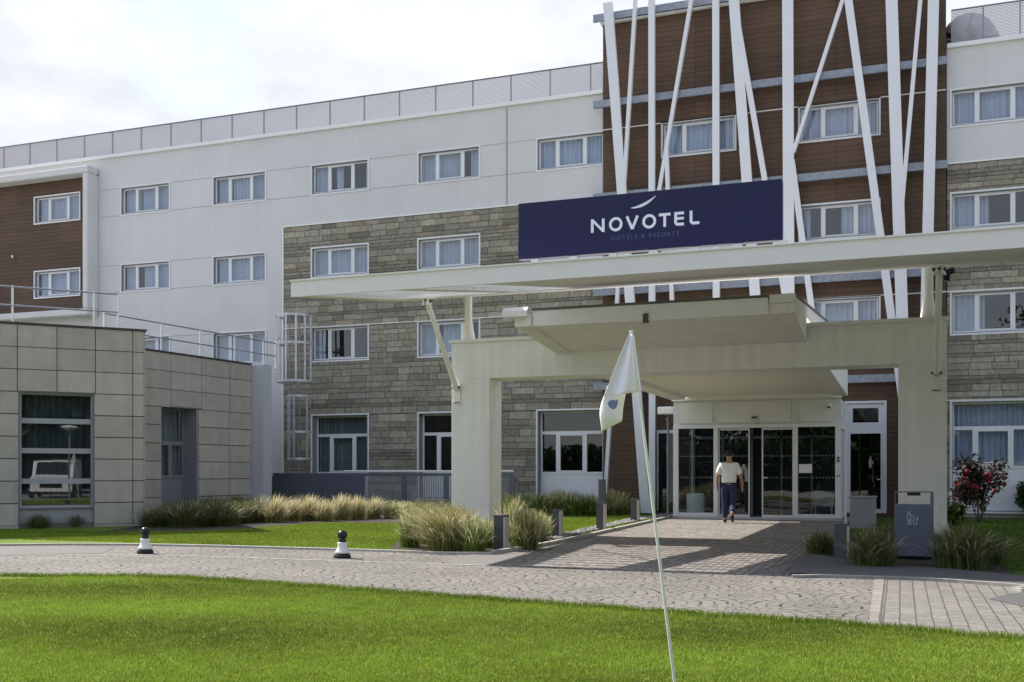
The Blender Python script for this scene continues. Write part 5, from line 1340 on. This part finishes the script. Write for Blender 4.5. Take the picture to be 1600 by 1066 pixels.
def near_pts(n):
    # world-space scatter over the green, thinning with distance from where the path lies
    out = []
    rr = rng.uniform(4.0 ** .9, 14 ** .9, n * 3) ** (1 / .9); th = rng.uniform(R(20.4 - 33), R(20.4 + 33), n * 3)
    x = -np.sin(th) * rr; y = np.cos(th) * rr
    yb = np.interp(x, fxy[:, 0], fxy[:, 1]) + .04 * np.sin(x * 9) + .03 * np.sin(x * 23)
    k = y < yb; return np.stack([x[k], y[k]], 1)[:n]
lawn_blades('grass', near_pts, 600000, .012, .030, .0065, (.155, .235, .02), (.32, .42, .05), 'short mown grass of the putting green', .22)
def edge_pts(n):
    x = rng.uniform(-16, 8, n); yb = np.interp(x, fxy[:, 0], fxy[:, 1]); return np.stack([x, yb - np.abs(rng.normal(0, .09, n)) + .05 + .03 * np.sin(x * 9)], 1)
lawn_blades('grass', edge_pts, 26000, .03, .065, .009, (.12, .19, .018), (.23, .31, .035), 'longer grass fringe along the edge of the green', 0)
bxy = np.array([(p[0], p[1]) for p in back]); 
def mid_pts(n):
    x = rng.uniform(-26, -6.2, n); y = rng.uniform(15.5, 31, n); yb = np.interp(x, bxy[:, 0], bxy[:, 1]) + .06
    soil = smooth_line([gp(150, 832), gp(300, 831), gp(400, 826), gp(500, 818), gp(640, 818), gp(700, 812), gp(800, 808)])
    sxy = np.array([(p[0], p[1]) for p in soil]); o = np.argsort(sxy[:, 0]); ys = np.interp(x, sxy[o, 0], sxy[o, 1])
    bed = [gp(606, 860), gp(640, 838), gp(720, 832), gp(830, 832), gp(905, 838), gp(860, 856), gp(700, 868)]
    k = (y > yb) & (y < ys + .1); x, y = x[k], y[k]
    k = np.array([not in_poly(a, b, bed) and not in_poly(a, b, gpoly) for a, b in zip(x, y)]); x, y = x[k], y[k]
    lk = np.array([(p[0], p[1]) for p in left_k]); k = ~((x > lk[0, 0]) & (y < np.interp(x, lk[:, 0], lk[:, 1]) + .1)); return np.stack([x[k], y[k]], 1)
lawn_blades('grass', mid_pts, 420000, .015, .035, .014, (.17, .25, .014), (.27, .36, .03), 'sunlit mown lawn strip behind the driveway kerb', 0)
def right_pts(n):
    x = rng.uniform(-1.2, 6, n); y = rng.uniform(15, 31, n); bed = [gp(1268, 868), gp(1345, 881), gp(1450, 889), gp(1580, 899), gp(1540, 868), gp(1500, 845), gp(1420, 832), gp(1330, 835)]
    k = np.array([not in_poly(a, b, bed) and not in_poly(a, b, pav) for a, b in zip(x, y)]); return np.stack([x[k], y[k]], 1)
lawn_blades('grass', right_pts, 60000, .03, .06, .014, (.07, .14, .012), (.13, .22, .02), 'shaded lawn to the right of the entrance', 0)  # blade greens darkened as well, shade painted in

# ================================================================== WHAT STANDS ACROSS THE WAY (mirrored in the windows)
def tree(x, y, h, w, seed, label):
    root = empty('tree', (x, y, 0), label, 'tree', 'trees across from the hotel')
    rnd = random.Random(seed); m_ = MB(); m_.tube([(x, y, -.1), (x + .1, y, h * .3), (x, y + .1, h * .65)], [.24, .18, .07], 10)
    for i in range(6):
        a = rnd.random() * 6.28; z = h * rnd.uniform(.25, .5); m_.tube([(x, y, z), (x + w * .3 * math.cos(a), y + w * .3 * math.sin(a), z + h * .22)], [.09, .03], 7)
    m_.build('trunk', BARK, root)
    c = leaf_cloud('crown', (0, 0, h * .52), (w * .62, w * .5, h * .52), 9000, [(.035, .07, .015), (.05, .09, .02), (.025, .05, .012)], .30, 30, seed, .1); c.parent = root
hg = empty('hedge', (-2, -19, 0), 'long clipped dark hedge across the driveway', 'hedge')
MB().box(-38, 36, -19.4, -18.6, 0, 2.9).build('stem', mat('hedge_core', (.015, .022, .008), 1), hg)
V_ = []; F_ = []; C_ = []
for i in range(30000):
    x = random.uniform(-38, 36) + 2; y = random.gauss(0, .62); z = 3.4 * random.random() ** .8 + .15 * math.sin(x * 1.3) + random.gauss(0, .08)
    nn_ = Vector((random.gauss(0, 1), random.gauss(0, 1), random.gauss(0, 1))).normalized(); e = nn_.orthogonal().normalized() * .2; g = nn_.cross(e) * .6; q = Vector((x, y, max(z, .1))); k = len(V_)
    V_ += [tuple(q - e), tuple(q - g), tuple(q + e), tuple(q + g)]; F_ += [(k, k + 1, k + 2), (k, k + 2, k + 3)]; t = random.uniform(.6, 1.3); C_ += [(.035 * t, .065 * t, .015 * t)] * 4
o = tri_mesh('foliage', np.array(V_), np.array(F_), np.array(C_), LEAF); o.parent = hg
TREES = [(-17, -28, 7, 7), (-9, -30, 10, 9), (-2, -27, 10, 8), (5, -31, 12, 9), (12, -27, 15, 9), (20, -30, 14, 10), (29, -26, 11, 9), (14, -12, 9, 8), (26, -8, 12, 10), (37, -4, 13, 11), (46, -14, 14, 12)]
for i, (x, y, h, w) in enumerate(TREES):
    tree(x, y, h, w, 20 + i, '%s leafy tree in the row across the driveway' % ORD[i])
wc = A1 + d1 * ((w1a + w1b) / 2); nn = -n1; i_ = (wc - Vector((0, 0, 0))).normalized(); rf = (i_ - 2 * i_.dot(nn) * nn).normalized()
def mirror_pt(u, dist):
    s, _ = s1(u); q = A1 + d1 * s; i__ = q.normalized(); r_ = (i__ - 2 * i__.dot(nn) * nn).normalized(); return q + r_ * dist, r_
vp, vr = mirror_pt(88, 31)
for i, k in enumerate((-9, -4.5, 0, 4.5, 9, 13.5)):
    q = vp + vr * (9 + (i % 2) * 2) + Vector((-vr.y, vr.x, 0)) * k
    tree(q.x, q.y, 9 + i % 3, 7.5, 60 + i, '%s dense tree in the row behind the white van' % ORD[i])
van = empty('parked_van', (vp.x, vp.y, 0), 'white van parked across the driveway', 'van')
van.rotation_euler = (0, 0, math.atan2(-vr.y, -vr.x) + .12)
def vb(name, m, fn, par=None):
    q = MB(); fn(q); o = q.build(name, m); o.parent = par or van; return o
VW = mat('van_white', (.75, .75, .75), .3)
vb('body', VW, lambda q: q.add([(x, y, z) for y in (-.95, .95) for x, z in ((1.9, .35), (1.9, 1.0), (1.25, 1.15), (.7, 1.85), (-2.4, 1.95), (-2.5, .35))],
   [(0, 1, 2, 3, 4, 5), (11, 10, 9, 8, 7, 6)] + [(i, (i + 1) % 6, (i + 1) % 6 + 6, i + 6) for i in range(6)]))
vb('windscreen', BLACK, lambda q: q.add([(1.24, -.8, 1.2), (1.24, .8, 1.2), (.76, .75, 1.8), (.76, -.75, 1.8)], [(0, 1, 2, 3)]))
vb('grille', BLACK, lambda q: q.box(1.9, 1.92, -.5, .5, .55, .75))
for y in (-.97, .97):
    for x in (1.2, -1.6):
        vb('wheel', BLACK, lambda q: q.tube([(x, y - .1, .33), (x, y + .1, .33)], .33, 16))
for y in (-.7, .7): vb('headlight', ALU, lambda q: q.box(1.9, 1.93, y - .18, y + .18, .78, .95))
lp, lr = mirror_pt(109, 27)
lm = empty('street_lamp', (lp.x, lp.y, 0), 'slim lamp post with a flat disc head across the driveway', 'street lamp')
MB().tube([(lp.x, lp.y, 0), (lp.x, lp.y, 3.3)], .045, 10).build('post', GALV, lm)
MB().lathe([(0, 0), (.12, 0), (.40, .1), (.42, .14), (.3, .2), (0, .24)], 20, ctr=(lp.x, lp.y, 3.3)).build('lamp_head', WHITEP, lm)
